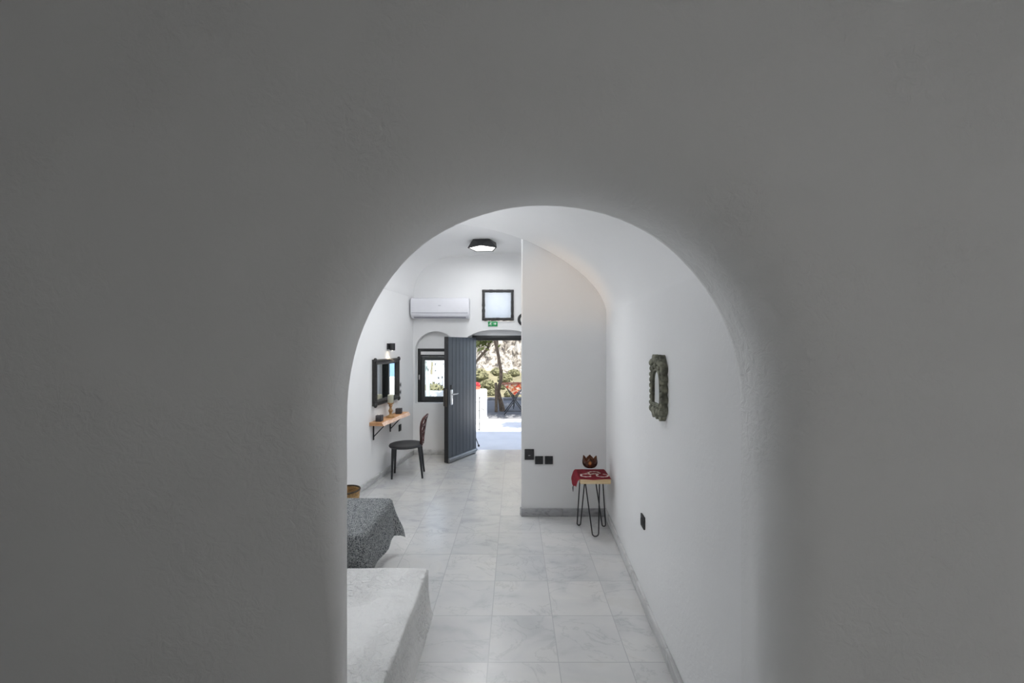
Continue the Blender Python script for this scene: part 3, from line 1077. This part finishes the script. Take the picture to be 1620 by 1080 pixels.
for (x, z, s) in ((0, .335, .026), (-.04, .325, .022), (.04, .325, .022), (-.078, .315, .022), (.078, .315, .022), (0, .30, .02), (-.05, .285, .017), (.05, .285, .017), (0, .04, .028), (-.045, .045, .024), (.045, .045, .024), (-.085, .05, .022), (.085, .05, .022), (-.02, .06, .016), (.025, .062, .016)):
    b.ball((x, .034, z), s, 1.1, .62, .95, 2)
b.build('carved_frame', M['carved_grey'], r, 50)
b = MB(); b.box2((-.075, .022, .08), (.075, .027, .281)); b.build('mirror_glass', M['mirror'], r)

# ------------------------------------------------------------------ hairpin stool, cloth and lotus candle holder
SX0, SX1, SY0, SY1, ST = .618, .905, 3.86, 4.17, .532
r = empty('stool', ((SX0 + SX1) / 2, (SY0 + SY1) / 2, 0))
tag(r, 'pine-topped stool on black hairpin legs in the corner of the right wall', 'stool')
cx, cy = (SX0 + SX1) / 2, (SY0 + SY1) / 2
b = MB(); b.box((0, 0, ST - .021), (SX1 - SX0, SY1 - SY0, .042), .004); b.build('stool_top', M['pine'], r)
def hairpin(t0, foot, t1, spread):
    t0, t1, foot = Vector(t0), Vector(t1), Vector(foot)
    sp = Vector(spread)
    z0 = ST - .042
    b = MB()
    a = Vector((foot.x, foot.y, .006)) - sp
    c = Vector((foot.x, foot.y, .006)) + sp
    pts = [Vector((t0.x, t0.y, z0))]
    for i in range(9):
        th = pi + pi * i / 8
        m = Vector((foot.x, foot.y, 0)) + sp * cos(th)
        pts.append(Vector((m.x, m.y, .0065 + sp.length * (1 + sin(th)))))
    pts.append(Vector((t1.x, t1.y, z0)))
    b.tube(pts, .006, 8)
    mid = (t0 + t1) / 2
    b.box((mid.x, mid.y, z0 - .002), (abs(t1.x - t0.x) + .03, abs(t1.y - t0.y) + .03, .004))
    b.build('leg', M['black'], r)
def rel(x, y): return (x - cx, y - cy, 0)
hairpin(rel(.640, 4.02), rel(.640, 4.085), rel(.695, 4.05), (.017, 0, 0))
hairpin(rel(.672, 3.90), rel(.757, 3.845), rel(.806, 3.90), (.030, 0, 0))
hairpin(rel(.79, 4.02), rel(.882, 4.06), rel(.872, 4.07), (.017, 0, 0))

r = tag(empty('table_cloth', (cx, cy, ST)), 'dark red cloth with pale embroidery draped over the pine stool', 'cloth')
b = MB()
nx_, ny_ = 36, 30
def cloth_pt(u, v):
    """u, v in metres from stool centre on the flat cloth"""
    hx, hy = (SX1 - SX0) / 2, (SY1 - SY0) / 2
    x, y, z = u, v, .004 + .0015 * noise.noise(Vector((u * 20, v * 20, 0)))
    for ax in (0, 1):
        q = (u, v)[ax]
        lim = (hx, hy)[ax] + .004
        over = abs(q) - lim
        if over > 0:
            sgn = 1 if q > 0 else -1
            flare = .3 * over + .012 * (1 - math.exp(-over * 80)) 
            if ax == 0: x = sgn * (lim + flare)
            else: y = sgn * (lim + flare * .5)
            z -= over * .93
    return Vector((x, y, z))
hx, hy = (SX1 - SX0) / 2, (SY1 - SY0) / 2
rows = []
for j in range(ny_ + 1):
    row = []
    for i in range(nx_ + 1):
        s, t = i / nx_, j / ny_
        u = -hx - .085 - .035 * sin(pi * min(1, max(0, (t - .1) * 1.3))) + s * (2 * hx + .085 + .022 + .035 * sin(pi * min(1, max(0, (t - .1) * 1.3))))
        v = -hy + .0 + t * (2 * hy + .05)
        v += .008 * sin(s * 9) * (1 - t)
        row.append(cloth_pt(u, v))
    rows.append(row)
b.grid(rows)
bmesh.ops.solidify(b.bm, geom=b.bm.faces[:], thickness=-.003)
b.build('fabric', M['redcloth'], r, 60)
b = MB()
for (ex, ey, rx, ry, a0, a1) in ((-.07, -.05, .05, .045, .3, 5.6), (.02, .02, .055, .05, -.2, 3.6), (.085, -.055, .055, .045, 2.3, 7.6), (.02, -.02, .03, .02, 0, 3)):
    pts = [(ex + rx * cos(a0 + (a1 - a0) * i / 18), ey + ry * sin(a0 + (a1 - a0) * i / 18), .0078) for i in range(19)]
    b.tube(pts, [.0085 + .004 * sin(i * 1.9) for i in range(19)], 6, flat=.25)
b.build('embroidery', M['embroidery'], r, 60)
b = MB(); q = cloth_pt(-hx - .115, -.03)
b.tube([q, q + Vector((-.003, 0, -.02)), q + Vector((-.002, -.004, -.055))], [.004, .006, .003], 8); b.build('tassel', M['tassel'], r)

lz = ST + .0076
r = tag(empty('lotus_candle_holder', (.737, 4.02, lz)), 'brown and red glass lotus candle holder on the red cloth', 'candle holder')
b = MB(); b.lathe([(0, 0), (.04, 0), (.042, .003), (.012, .008), (.006, .016), (.005, .045), (.012, .055), (.03, .058), (.055, .062), (.055, .0635), (.0, .060)], 28); b.build('glass_foot', M['clear'], r, 40)
def petal(mb, ang, r0, r1, z0, z1, w, mi):
    prof = []
    ca_, sa_ = cos(ang), sin(ang)
    rows = []
    for j in range(7):
        t = j / 6
        rr = r0 + (r1 - r0) * sin(t * pi / 2)
        z = z0 + (z1 - z0) * (t ** 1.25)
        ww = w * (sin(pi * (.18 + .82 * t)) ** .8 if t < 1 else .0) + .001
        row = []
        for k in (-1, -.5, 0, .5, 1):
            rad = rr - .012 * (abs(k) ** 2) * (-1)
            tx, ty = -sa_ * k * ww, ca_ * k * ww
            row.append((ca_ * (rr - .010 * k * k) + tx, sa_ * (rr - .010 * k * k) + ty, z))
        rows.append(row)
    mb.grid(rows, mi)
b = MB()
for i in range(6):
    petal(b, 2 * pi * i / 6 + .35, .038, .076, .062, .168, .050, 0)
bmesh.ops.solidify(b.bm, geom=b.bm.faces[:], thickness=.003)
b.build('outer_petals', M['petal'], r, 50)
b = MB()
for i in range(6):
    petal(b, 2 * pi * (i + .85) / 6 + .2, .02, .066, .062, .115, .032, 0)
bmesh.ops.solidify(b.bm, geom=b.bm.faces[:], thickness=.003)
b.build('inner_petals', M['petal_red'], r, 50)
b = MB(); b.lathe([(.0, .068), (.02, .068), (.02, .09), (0, .09)], 16); b.ball((0, 0, .108), .012, .7, .7, 1.5, 2); b.build('tealight', M['flame'], r)

# ------------------------------------------------------------------ bistro style chair by the shelf
r = empty('dining_chair', (-1.485, 5.655, 0), radians(8))
tag(r, 'black chair with translucent dark red looped back beside the wall shelf', 'chair')
b = MB()
b.lathe([(0, .405), (.19, .405), (.217, .410), (.224, .424), (.218, .438), (.20, .442), (.14, .435), (0, .430)], 40, (-.012, 0, 0))
for v in b.bm.verts:
    v.co.x *= 1.0 + .04 * (v.co.x > 0)
b.build('seat', M['chair'], r, 40)
for (x0, y0, x1, y1, r0) in ((-.165, -.12, -.178, -.135, .020), (-.165, .12, -.178, .135, .020), (.178, -.12, .225, -.15, .02), (.178, .12, .225, .15, .02)):
    b = MB()
    b.tube([(x0, y0, .42), (x0 * .97 + x1 * .03, y0, .40), ((x0 + x1) / 2, (y0 + y1) / 2, .22), (x1, y1, 0)], [.022, r0, r0 * .85, r0 * .62], 12)
    b.build('leg', M['chair'], r, 50)
# backrest: gently reclined, looped panel
def bk(w, z):
    t = max(0, (z - .44) / .42)
    x = .205 + .02 * t + .05 * t * t - .035 * (w / .2) ** 2 * (.4 + .6 * t)
    return Vector((x, w, z))
b = MB()
def loop(cw, cz, rw, rz_, th, n=28, tilt=0, pinch=0):
    pts = []
    for i in range(n):
        a = 2 * pi * i / n
        w = rw * cos(a) * (1 + pinch * sin(a)); z = rz_ * sin(a)
        pts.append(bk(cw + w, cz + z))
    b.tube(pts, th, 8, closed=True, flat=1.0)
loop(0, .585, .07, .055, .015, pinch=.25)
for sx in (-1, 1):
    loop(sx * .075, .685, .068, .06, .014, pinch=.15)
    loop(sx * .085, .785, .072, .058, .014)
    st = [bk(sx * w, z) for w, z in ((.05, .445), (.058, .50), (.08, .55), (.115, .61), (.145, .67), (.165, .73), (.172, .79), (.15, .835), (.10, .86), (.0, .868))]
    b.tube(st, [.022, .02, .018, .017, .017, .017, .017, .017, .017, .017], 10)
b.tube([bk(0, .64), bk(0, .70), bk(0, .78), bk(0, .86)], [.018, .014, .012, .014], 8)
b.tube([bk(-.055, .465), bk(0, .47), bk(.055, .465)], .022, 10)
o = b.build('backrest', M['polycarb'], r, 60); o.rotation_euler = (0, 0, radians(-6)); o.scale = (1, 1, .955); o.location = (.002, .022, 0)

# ------------------------------------------------------------------ basket, bed, cover, platform
r = tag(empty('wicker_basket', (-1.735, 4.245, 0)), 'round brown wicker basket on the floor behind the bed', 'basket')
b = MB()
prof = []
for i in range(15):
    t = i / 14
    prof.append((.105 + .025 * t + (.004 if i % 2 else -.002), .30 * t))
b.lathe([(0, 0)] + prof + [(.125, .302), (.118, .29), (.10, .02), (0, .02)], 40)
b.build('woven_body', M['wicker'], r, 20)
b = MB(); b.tube([(.129 * cos(2 * pi * i / 36), .129 * sin(2 * pi * i / 36), .302) for i in range(36)], .009, 8, closed=True); b.build('rim', M['wicker_dark'], r)
b = MB(); b.lathe([(0, .10), (.108, .10), (.11, .12), (0, .12)], 24); b.build('lining', M['wicker_dark'], r)

BX1, BY0, BY1, BZ = -1.075, 2.84, 3.50, .485
r = tag(empty('bed', ((XAL + BX1) / 2, (BY0 + BY1) / 2, 0)), 'low white bed base behind the plaster platform, hidden under grey cover', 'bed')
bw, bd = BX1 - XAL - .03, BY1 - BY0
b = MB(); b.box((-.12, -.02, .13), (bw - .40, bd - .20, .22), .01); b.build('bed_base', M['linen'], r)
b = MB(); b.box((0, 0, .36), (bw, bd, .24), .04, seg=4); b.build('mattress', M['linen'], r)

r = tag(empty('bed_cover', (0, 0, 0)), 'grey and white tweed bed cover hanging over the bed corner', 'bedspread')
b = MB()
def cover_pt(u, v):
    """u along x outward past the right side, v along y; overhangs fold down"""
    ou = u - BX1
    ov = max(v - BY1, BY0 - v)
    sv = 1 if v > BY1 else -1
    x, y, z = u, v, BZ + .006 + .004 * noise.noise(Vector((u * 6, v * 6, 1)))
    R = .035
    if ou > 0 or ov > 0:
        ou_, ov_ = max(0, ou), max(0, ov)
        over = sqrt(ou_ ** 2 + ov_ ** 2)
        dx, dy = ou_ / over, ov_ / over * sv
        if over < R * pi / 2:
            a = over / R
            h_, dz = R * sin(a), R * (1 - cos(a))
        else:
            e = over - R * pi / 2
            h_, dz = R + e * (.07 * dx + .02 + .22 * (min(dx, abs(dy)) * 2 if sv > 0 else 0) + .04 * sin(v * 16 + u * 9) * dx), R + e * .985
        x = min(u, BX1) + dx * h_
        y = max(min(v, BY1), BY0) + dy * h_
        z -= dz
    return Vector((x, y, max(z, .012)))
rows = []
for j in range(85):
    v = BY0 - .42 + (BY1 + .20 - BY0 + .42) * j / 84
    row = []
    for i in range(61):
        u = XAL + .15 + (BX1 + .34 - XAL - .15) * i / 60
        row.append(cover_pt(u, v))
    rows.append(row)
b.grid(rows)
bmesh.ops.solidify(b.bm, geom=b.bm.faces[:], thickness=-.006)
b.build('fabric', M['tweed'], r, 60)

r = tag(empty('plaster_platform', (-1.2, 2.1, 0)), 'low white rough plaster platform at lower left beside the tiled floor', 'platform')
b = MB()
rows = []
PX, PY1, PZ = -.575, 2.745, .315
def wob(p, a):
    return Vector(p) + Vector((noise.noise(Vector(p) * 5), noise.noise(Vector(p) * 5 + Vector((7, 0, 0))), noise.noise(Vector(p) * 5 + Vector((0, 9, 0))))) * a
sec = [(.034, 0), (.022, .03), (.012, .08), (.004, .16), (0, .25), (-.001, .303), (-.005, .311), (-.015, .315)] + [(-.015 - (1.60) * i / 12, .315 + .0) for i in range(1, 13)]
for j in range(33):
    y = YA + .008 + (PY1 - YA - .008 - .02) * j / 32
    rows.append([wob((PX + sx, y, z), .007 if z > .01 else 0) for sx, z in sec])
# rounded far end
for q in (.3, .6, .85, 1.0):
    a = q * pi / 2
    rows.append([wob((PX + sx, PY1 - .02 + .02 * sin(a), z - (.015 * (1 - cos(a)) if z > .2 else 0)), .007 if z > .01 else 0) for sx, z in sec])
last = rows[-1]
rows.append([Vector((p.x, p.y, 0)) for p in last])
rows = [[Vector((p.x + 1.2, p.y - 2.1, p.z)) for p in rw] for rw in rows]
b.grid(rows)
b.build('plaster_block', M['plaster_bench'], r, 60)

# ------------------------------------------------------------------ globe lamps added to brighten bed alcove and rear room (out of view)
def fill_globe_lamp(loc, rz, label, energy, col, r0=.09):
    r = tag(empty('fill_globe_lamp', loc, rz), label, 'wall lamp')
    b = MB(); b.lathe([(.05, 0), (.05, .02), (0, .02)], 20); o = b.build('mount', M['black'], r); o.rotation_euler = (-pi / 2, 0, 0)
    b = MB(); b.ball((0, .12, 0), r0, sub=3); b.build('globe', emit('fill_globe_glow', col, energy), r)
    return r
fill_globe_lamp((1.6, -2.2, 1.35), 0, 'added white globe fill lamp in the rear room behind the camera', 33, (1, .99, .98), .12)  # added behind the camera to lift the arch wall

fill_globe_lamp((XAL, 3.45, 1.75), -pi / 2, 'added white globe fill lamp in the bed alcove, out of view behind the arch', 22, (.93, .96, 1), .13)  # added unseen fill for the right wall and vault
r = tag(empty('fill_pendant', (-1.0, 3.45, 3.05)), 'added white globe fill pendant hanging from the bed room vault, above the arch view', 'fill lamp')  # added unseen to brighten the middle wall
b = MB(); b.lathe([(.05, 0), (.05, -.02), (.008, -.025), (.006, -.20), (.03, -.21), (.03, -.24), (0, -.24)], 16); b.build('stem', M['black'], r)
b = MB(); b.ball((0, 0, -.33), .12, sub=3); b.build('globe', emit('fill_pendant_glow', (.93, .96, 1), 26), r)
r = tag(empty('assumed_warm_lamp', (XAL, 2.7, 1.55), -pi / 2), 'assumed small black warm lamp in the bed alcove, added out of view', 'wall lamp')  # assumed unseen lamp, added for the warm glow high on the middle wall
b = MB(); b.box((0, .012, 0), (.07, .024, .07), .004); b.build('mount', M['black'], r)
b = MB(); b.lathe([(.024, 0), (.04, .09), (.036, .09), (.02, .005)], 16, cap=False); o = b.build('shade', M['black'], r); o.location = (0, .06, 0); o.rotation_euler = (0, -1.2, 0)
sp_ = lamp('assumed_warm_spot', 'SPOT', (XAL + .12, 2.7, 1.66), 100, (1, .66, .32), spot_size=radians(19), spot_blend=1.0, shadow_soft_size=.03)  # warm spot of the assumed lamp, aimed at the middle wall's upper right
sp_.rotation_euler = (Vector((.66, 4.32, 2.46)) - sp_.location).to_track_quat('-Z', 'Y').to_euler()

r = copy_thing(bpy.data.objects['ceiling_lamp'], (-.30, 4.56, 3.308), None, 'added copy of the black faceted ceiling lamp behind the vault edge, out of view above the arch')  # extra lamp added out of sight to brighten the front room
lamp('fill_ceiling_light', 'AREA', (-.30, 4.56, 3.19), 22, (.94, .97, 1), shape='DISK', size=.34)

# ------------------------------------------------------------------ outdoors
# terrace
b = MB(); b.box2((-9, 9.95, -.2), (9, 13.4, .0)); struct(b.build('ground_flagstones', M['shaded_greystone'], smooth=0), 'grey stone paving darkened for tree shade, under tree and folding table', 'terrace')
b = MB(); b.box2((-9, YO, -.25), (9, 13.6, -.004)); struct(b.build('ground_terrace', M['paving'], smooth=0), 'pale paved terrace outside the doorway', 'terrace')
b = MB(); b.box2((-2.3, YO, -.02), (1.6, 8.3, .0)); struct(b.build('ground_doorstep', M['paving'], smooth=0))
b = MB(); b.box2((-.9, 13.3, -.02), (9, 13.55, .07), .02); struct(b.build('trim_3', M['shaded_greystone'], smooth=40), 'low white kerb along the terrace edge', 'kerb')
b = MB(); b.box2((-9, 12.2, -.02), (-1.6, 12.4, .42), .03); struct(b.build('trim_4', M['stucco'], smooth=40), 'low white terrace wall seen through the window', 'wall')

b = MB(); b.box2((1.7, 12.5, -.02), (9, 12.75, .75), .03); struct(b.build('trim_5', M['stucco'], smooth=40), 'white terrace parapet right of the folding table', 'wall')

r = tag(empty('plastered_pier', (-.80, 9.55, 0)), 'square white plastered pier on the terrace behind the door edge', 'pier')
b = MB(); b.box((-.02, .0, .38), (.34, .36, .76), .03); b.box((-.01, -.02, .05), (.38, .40, .10), .03); b.build('pier_body', M['stucco'], r)

r = tag(empty('flower_pot', (-.855, 9.55, .7605)), 'potted red flowers on top of the white terrace pier', 'flower pot')
b = MB(); b.lathe([(0, 0), (.05, 0), (.065, .06), (.07, .06), (.07, .075), (.055, .075), (0, .06)], 20); b.build('pot', M['terracotta'], r)
b = MB()
for i in range(26):
    a, q = random.uniform(0, 2 * pi), random.uniform(0, .085)
    b.ball((q * cos(a), q * sin(a), .11 + random.uniform(-.03, .045)), .022, 1, 1, .8, 1)
b.build('flowers', M['redflower'], r)

r = tag(empty('garden_stake', (-.735, 8.6, 0)), 'thin black wrought iron stand with leaf, just outside the open door', 'plant stand')
b = MB(); b.tube([(0, 0, 0), (.0, 0, .3), (.004, 0, .68)], .0075, 8); b.ball((.004, 0, .69), .018); b.tube([(0, 0, .03), (-.06, .0, 0)], .007, 6); b.tube([(0, 0, .6), (-.09, 0, .6)], .007, 6); b.build('iron_post', M['iron'], r)
b = MB(); b.tube([(0, 0, .42), (.05, 0, .46), (.09, 0, .44), (.115, 0, .40)], [.006, .02, .022, .003], 8, flat=.4); b.tube([(0, 0, .42), (-.05, 0, .42)], .008, 6); b.build('iron_leaf', M['iron'], r)
r = tag(empty('door_stop', (-.655, 7.25, 0)), 'small black door holdback on the step at the hinge side', 'door stop')
b = MB(); b.tube([(-.03, 0, .16), (.0, 0, .08), (.02, 0, .02)], .008, 8); b.ball((.022, 0, .02), .02); b.build('holdback', M['iron'], r)

# trees
def tree(loc, label, trunk_paths, canopy, leaves, seed, extra=None):
    rd = random.Random(seed)
    r = tag(empty('tree', loc), label, 'tree', 'trees on the terrace')
    L0 = Vector(loc)
    for nm, pts, rr in trunk_paths:
        b = MB()
        pp = [Vector(p) - L0 for p in pts]
        # subdivide
        q, qr = [], []
        for i in range(len(pp) - 1):
            for k in range(4):
                t = k / 4
                w = .02 * noise.noise(pp[i] * 3 + Vector((k, 0, 0)))
                q.append(pp[i].lerp(pp[i + 1], t) + Vector((w, w * .5, 0)) * (1 if i or k else 0)); qr.append(rr[i] * (1 - t) + rr[i + 1] * t)
        q.append(pp[-1]); qr.append(rr[-1])
        b.tube(q, qr, 12)
        b.build(nm, M['bark'], r, 60)
    b = MB()
    def leafq(c, s):
        u = Vector((rd.gauss(0, 1), rd.gauss(0, 1), rd.gauss(0, 1))).normalized()
        v = u.orthogonal().normalized()
        w = u.cross(v)
        b.mesh([c - v * s, c + w * s * .35 + u * s * .1, c + v * s, c - w * s * .35 + u * s * .1], [(0, 1, 2, 3)])
    for i in range(leaves):
        cl = canopy[rd.randrange(len(canopy))]
        d = Vector((rd.gauss(0, .5), rd.gauss(0, .5), rd.gauss(0, .42)))
        leafq(Vector(cl[0]) - L0 + d * cl[1], rd.uniform(.06, .13))
    b.build('foliage', M['leaf'], r, 0, recalc=False)
    return r
tb = P(795, 650, 11.15); tb.z = 0
def at(px, py, d=11.15): return P(px, py, d)
can = [((.25 + random.uniform(-1.1, 1.3), 10.5 + random.uniform(-1.1, 1.3), random.uniform(3.2, 4.3)), random.uniform(.45, .75)) for _ in range(18)]
can += [((.3 + random.uniform(-.2, 1.0), random.uniform(7.7, 8.2), random.uniform(3.4, 3.9)), .28) for _ in range(3)]
tree((tb.x, tb.y, 0), 'crooked brown tree trunk right of the pier, in line with the open doorway',
     [('trunk', [(tb.x, tb.y, 0), at(791, 632), at(788, 618), at(792, 604), at(792.5, 585), at(789, 565), at(785, 548), at(782, 535), at(779, 505), at(776, 470)], [.085, .06, .052, .048, .045, .042, .042, .04, .04, .035]),
      ('branch', [at(785.5, 548), at(787, 533), at(800, 500), at(815, 470)], [.04, .038, .035, .03]),
      ('branch', [at(779, 505), at(765, 480), at(750, 440)], [.04, .035, .025])],
     can, 11000, 5)
tb2 = (-1.55, 11.6, 0)
can2 = [((-2.2 + random.uniform(-1, 1.2), 11.2 + random.uniform(-.8, .9), random.uniform(3.2, 4.2)), random.uniform(.45, .7)) for _ in range(8)]
can2 += [(P(757, 537, 11.6), .32), (P(748, 530, 11.6), .4), (P(776, 531, 11.6), .22)]
tree(tb2, 'slanting tree branch with leaves at upper left of the doorway view',
     [('trunk', [tb2, (-1.52, 11.6, .4), P(735, 600, 11.6), P(752, 574, 11.6), P(763, 560, 11.6), P(772, 551, 11.6), P(774, 543, 11.6), P(770, 532, 11.6), P(768, 500, 11.6)], [.12, .09, .06, .032, .038, .042, .04, .038, .03])],
     can2, 2000, 9)

# low post by the tree
r = tag(empty('wooden_post', (P(785, 640, 11.0).x, 11.0, 0)), 'short dark wooden stake standing beside the crooked tree trunk', 'post')
b = MB(); b.tube([(0, 0, 0), (.0, 0, .4), (-.01, 0, .78)], [.045, .04, .035], 10); b.build('stake', M['bark'], r)

# folding table with cloth
TX, TY = .0, 10.75
r = tag(empty('folding_table', (TX, TY, 0)), 'folding bistro table with crossed black legs under an orange cloth', 'table')
b = MB(); b.box((0, 0, .775), (.62, .62, .02), .004); b.build('tabletop', M['iron'], r)
for sy in (-.24, .24):
    for sx in (-1, 1):
        b = MB(); b.tube([(sx * .27, sy, 0), (0, sy, .36), (-sx * .24, sy, .765)], .014, 8); b.build('leg', M['iron'], r)
b = MB(); b.tube([(-.20, -.24, .10), (.20, -.24, .10)], .01, 6); b.build('stretcher', M['iron'], r)
b = MB(); b.tube([(0, -.24, .36), (0, .24, .36)], .01, 6); b.build('stretcher', M['iron'], r)
r = tag(empty('tablecloth', (TX, TY, .7855)), 'orange and red flowered cloth hanging in a point from the folding table', 'tablecloth')
b = MB()
rows = []
R_ = Matrix.Rotation(pi / 4, 3, 'Z')
for j in range(31):
    row = []
    for i in range(31):
        p = R_ @ Vector((-.42 + .84 * i / 30, -.42 + .84 * j / 30, 0))
        x, y, z = p.x, p.y, .003
        h_ = .314
        if y < -h_: z -= (-h_ - y) * .96; y = -h_ - .02 - (-h_ - p.y) * .06
        elif y > h_: z -= (y - h_) * .96; y = h_ + .02
        if abs(x) > h_: z -= (abs(x) - h_) * .96; x = math.copysign(h_ + .015, x)
        row.append((x, y, z + .003 * noise.noise(Vector((p.x * 9, p.y * 9, 0)))))
    rows.append(row)
b.grid(rows)
bmesh.ops.solidify(b.bm, geom=b.bm.faces[:], thickness=-.003)
b.build('fabric', M['patterned'], r, 60)

# folding chair behind the table
r = tag(empty('folding_chair', (.17, 11.75, 0)), 'grey canvas folding chair standing behind the orange-covered table', 'chair')
b = MB(); b.box((0, .10, .55), (.40, .02, .34), .008, Matrix.Rotation(-.15, 3, 'X')); b.build('backrest', M['greycloth'], r)
b = MB(); b.box((0, -.08, .42), (.42, .38, .03), .008); b.build('seat', M['greycloth'], r)
for sx in (-.2, .2):
    b = MB(); b.tube([(sx, -.25, 0), (sx, .06, .42), (sx, .12, .73)], .012, 8); b.build('frame', M['iron'], r)
    b = MB(); b.tube([(sx * .9, .22, 0), (sx * .9, -.22, .42)], .012, 8); b.build('leg', M['iron'], r)
# --- rocky hillside beyond the terrace
b = MB()
NXH, NYH = 150, 110
def hill(x, y):
    s = (y - 15.5) / 20.0
    base = -.12 + .17 * min(4.0, max(0, y - 14)) + 11 * max(0, min(1, (y - 18) / 10)) ** 1.0 + max(0, y - 29) * .12
    edge_r = min(1, max(0, (2.6 + .08 * y - x) / 2.0))
    edge_l = min(1, max(0, (x + .135 * y + .1) / 1.0))
    e = edge_r * edge_l
    e = e * e * (3 - 2 * e)
    f = 0
    p = Vector((x * .55, y * .55, 0))
    f += noise.noise(p) * .9 + noise.noise(p * 2.3) * .6 + abs(noise.noise(p * 4.7)) * .9 + abs(noise.noise(p * 9.5)) * .55
    amp = max(0, min(1, (y - 17.2) / 2))
    return (-1.6) * (1 - e) - 6 * (1 - e) * min(1, max(0, (y - 15) / 8)) + e * (base + f * (.12 + .95 * amp))
rows = []
for j in range(NYH + 1):
    y = 13.6 + 18 * (j / NYH)
    rows.append([(x, y - .35 * abs(noise.noise(Vector((x * 1.5, y, 3)))), hill(x, y)) for x in [-9 + 18 * i / NXH for i in range(NXH + 1)]])
b.grid(rows)
for f in b.bm.faces:
    c_ = f.calc_center_median()
    if c_.y < 17.6 + .5 * noise.noise(c_): f.material_index = 1
o = b.build('rocky_hillside', [M['rock'], M['dry']], None, 25)
struct(o, 'pale rocky hillside beyond the terrace, seen through the doorway', 'hillside')

def bush(loc, s, label, seed, n=260, grp='dry shrubs below the rocks'):
    rd = random.Random(seed)
    r = tag(empty('shrub', loc), label, 'shrub', grp)
    b = MB()
    b.ball((0, 0, s * .35), s * .5, 1.1, 1, .8, 3)
    for v in b.bm.verts:
        v.co += v.co.normalized() * s * .16 * noise.noise(v.co * 5 / s + Vector((seed, 0, 0)))
    for i in range(n):
        d = Vector((rd.gauss(0, 1), rd.gauss(0, 1), abs(rd.gauss(0, .8)))).normalized()
        c = Vector((d.x * s * .58, d.y * s * .52, d.z * s * .5 + s * .28)) * rd.uniform(.85, 1.1)
        u = Vector((rd.gauss(0, 1), rd.gauss(0, 1), rd.gauss(0, 1))).normalized() * s * .09
        w = u.orthogonal() * .5
        b.mesh([c - u, c + w, c + u, c - w], [(0, 1, 2, 3)])
    b.build('foliage', M['scrub'], r, 0, recalc=False)
bl = [(758, 604, 16.9, .62), (771, 612, 15.2, .5), (781, 622, 14.25, .36), (807, 627, 14.3, .34), (820, 620, 15.3, .45), (799, 609, 16.6, .5), (786, 603, 17.5, .45), (813, 606, 17.3, .42), (764, 624, 14.2, .22), (792, 618, 15.4, .3)]
names = ['large dry shrub above the white pier, at the left of the doorway', 'dry shrub just right of the red flowers, left of the crooked trunk',
         'small shrub at the terrace edge by the stake', 'low shrub under the folding table, right of the trunk', 'dry shrub behind the folding chair', 'dry shrub behind the crooked trunk at table height',
         'dry shrub highest up the slope at the foot of the rocks, left of the trunk', 'dry shrub at the foot of the rocks above the orange table', 'low shrub at the terrace kerb right beside the white pier', 'tiny shrub hidden close behind the crooked trunk']
for (px, py, d, s), nm in zip(bl, names):
    p = P(px, py, d)
    bush((p.x, p.y, hill(p.x, p.y) - .06), s, nm, int(px))

# --- village seen through the window, far below and to the left
b = MB()
rows = []
def vz(y): return -12.6 + max(0, y - 112) * .135
for j in range(41):
    y = 60 + 140 * j / 40
    rows.append([(x, y, vz(y) + .3 * noise.noise(Vector((x * .2, y * .2, 5)))) for x in [-80 + 76 * i / 40 for i in range(41)]])
b.grid(rows)
struct(b.build('village_slope', M['dry'], None, 40), 'earth slope carrying the white village', 'hillside')
places = [(116, -23.6, 'bottom row, leftmost'), (117, -18.0, 'bottom row, rightmost'), (127, -28.8, 'second row, leftmost'), (128, -22.6, 'second row, middle'), (129, -16.6, 'second row, rightmost'),
          (139, -31.0, 'third row, leftmost'), (140, -25.6, 'third row, middle'), (141, -19.8, 'third row, rightmost'), (152, -33.0, 'fourth row, leftmost'), (153, -27.2, 'fourth row, middle'), (154, -21.6, 'fourth row, rightmost'), (168, -31, 'topmost, left'), (169, -24.5, 'topmost, right')]
vr = random.Random(11)
for y, x, pl_ in places:
    w, d, h = vr.uniform(4.2, 5.2), 4.5, vr.uniform(3.4, 5.2)
    r = tag(empty('village_house', (x, y, vz(y) - .4), vr.uniform(-.35, .35)), 'white cubic village house seen through the window, ' + pl_, 'house', 'white village houses')
    b = MB(); b.box((0, 0, h / 2), (w, d, h), .12); b.build('walls', M['house'], r, 40)
    if vr.random() < .6:
        b = MB(); b.lathe([(d * .33 * cos(a * pi / 16), h - .02 + d * .33 * sin(a * pi / 16)) for a in range(9)], 20); b.build('dome', M['house'], r, 60)
    else:
        b = MB(); b.box((w * .2, .2, h + .5), (w * .45, d * .6, 1.1), .05); b.build('roof_room', M['house'], r, 40)
    for k in range(3):
        big = vr.random() < .3
        b = MB(); b.box((-w * .3 + k * w * .3, -d / 2 - .01, h * (.5 if big else .62)), (.42, .08, 1.2 if big else .62)); b.build('window', M['hole'], r)
bush((P(684, 626, 14.5).x, 14.5, P(684, 624, 14.5).z - .25), .8, 'olive green bush seen through the window above the low wall', 77, grp=None)
bush((P(675, 632, 11.8).x, 11.8, 0), .26, 'small dark potted bush at the window corner', 78, grp=None)
r = tag(empty('terrace_post', (P(677, 600, 11.2).x, 11.2, 0)), 'pale grey-green post at left edge of window view', 'post')
b = MB(); b.tube([(0, 0, 0), (0, 0, .7), (-.08, 0, 1.35)], [.06, .055, .04], 10); b.build('stem', basic('grey_green_stem', (.42, .48, .45), .8), r)

# --- sea
b = MB(); b.mesh([(-900, 30, -12), (900, 30, -12), (900, 1500, -12), (-900, 1500, -12)], [(0, 1, 2, 3)])
struct(b.build('ground_sea', M['sea'], None, 0), 'blue sea', 'sea')
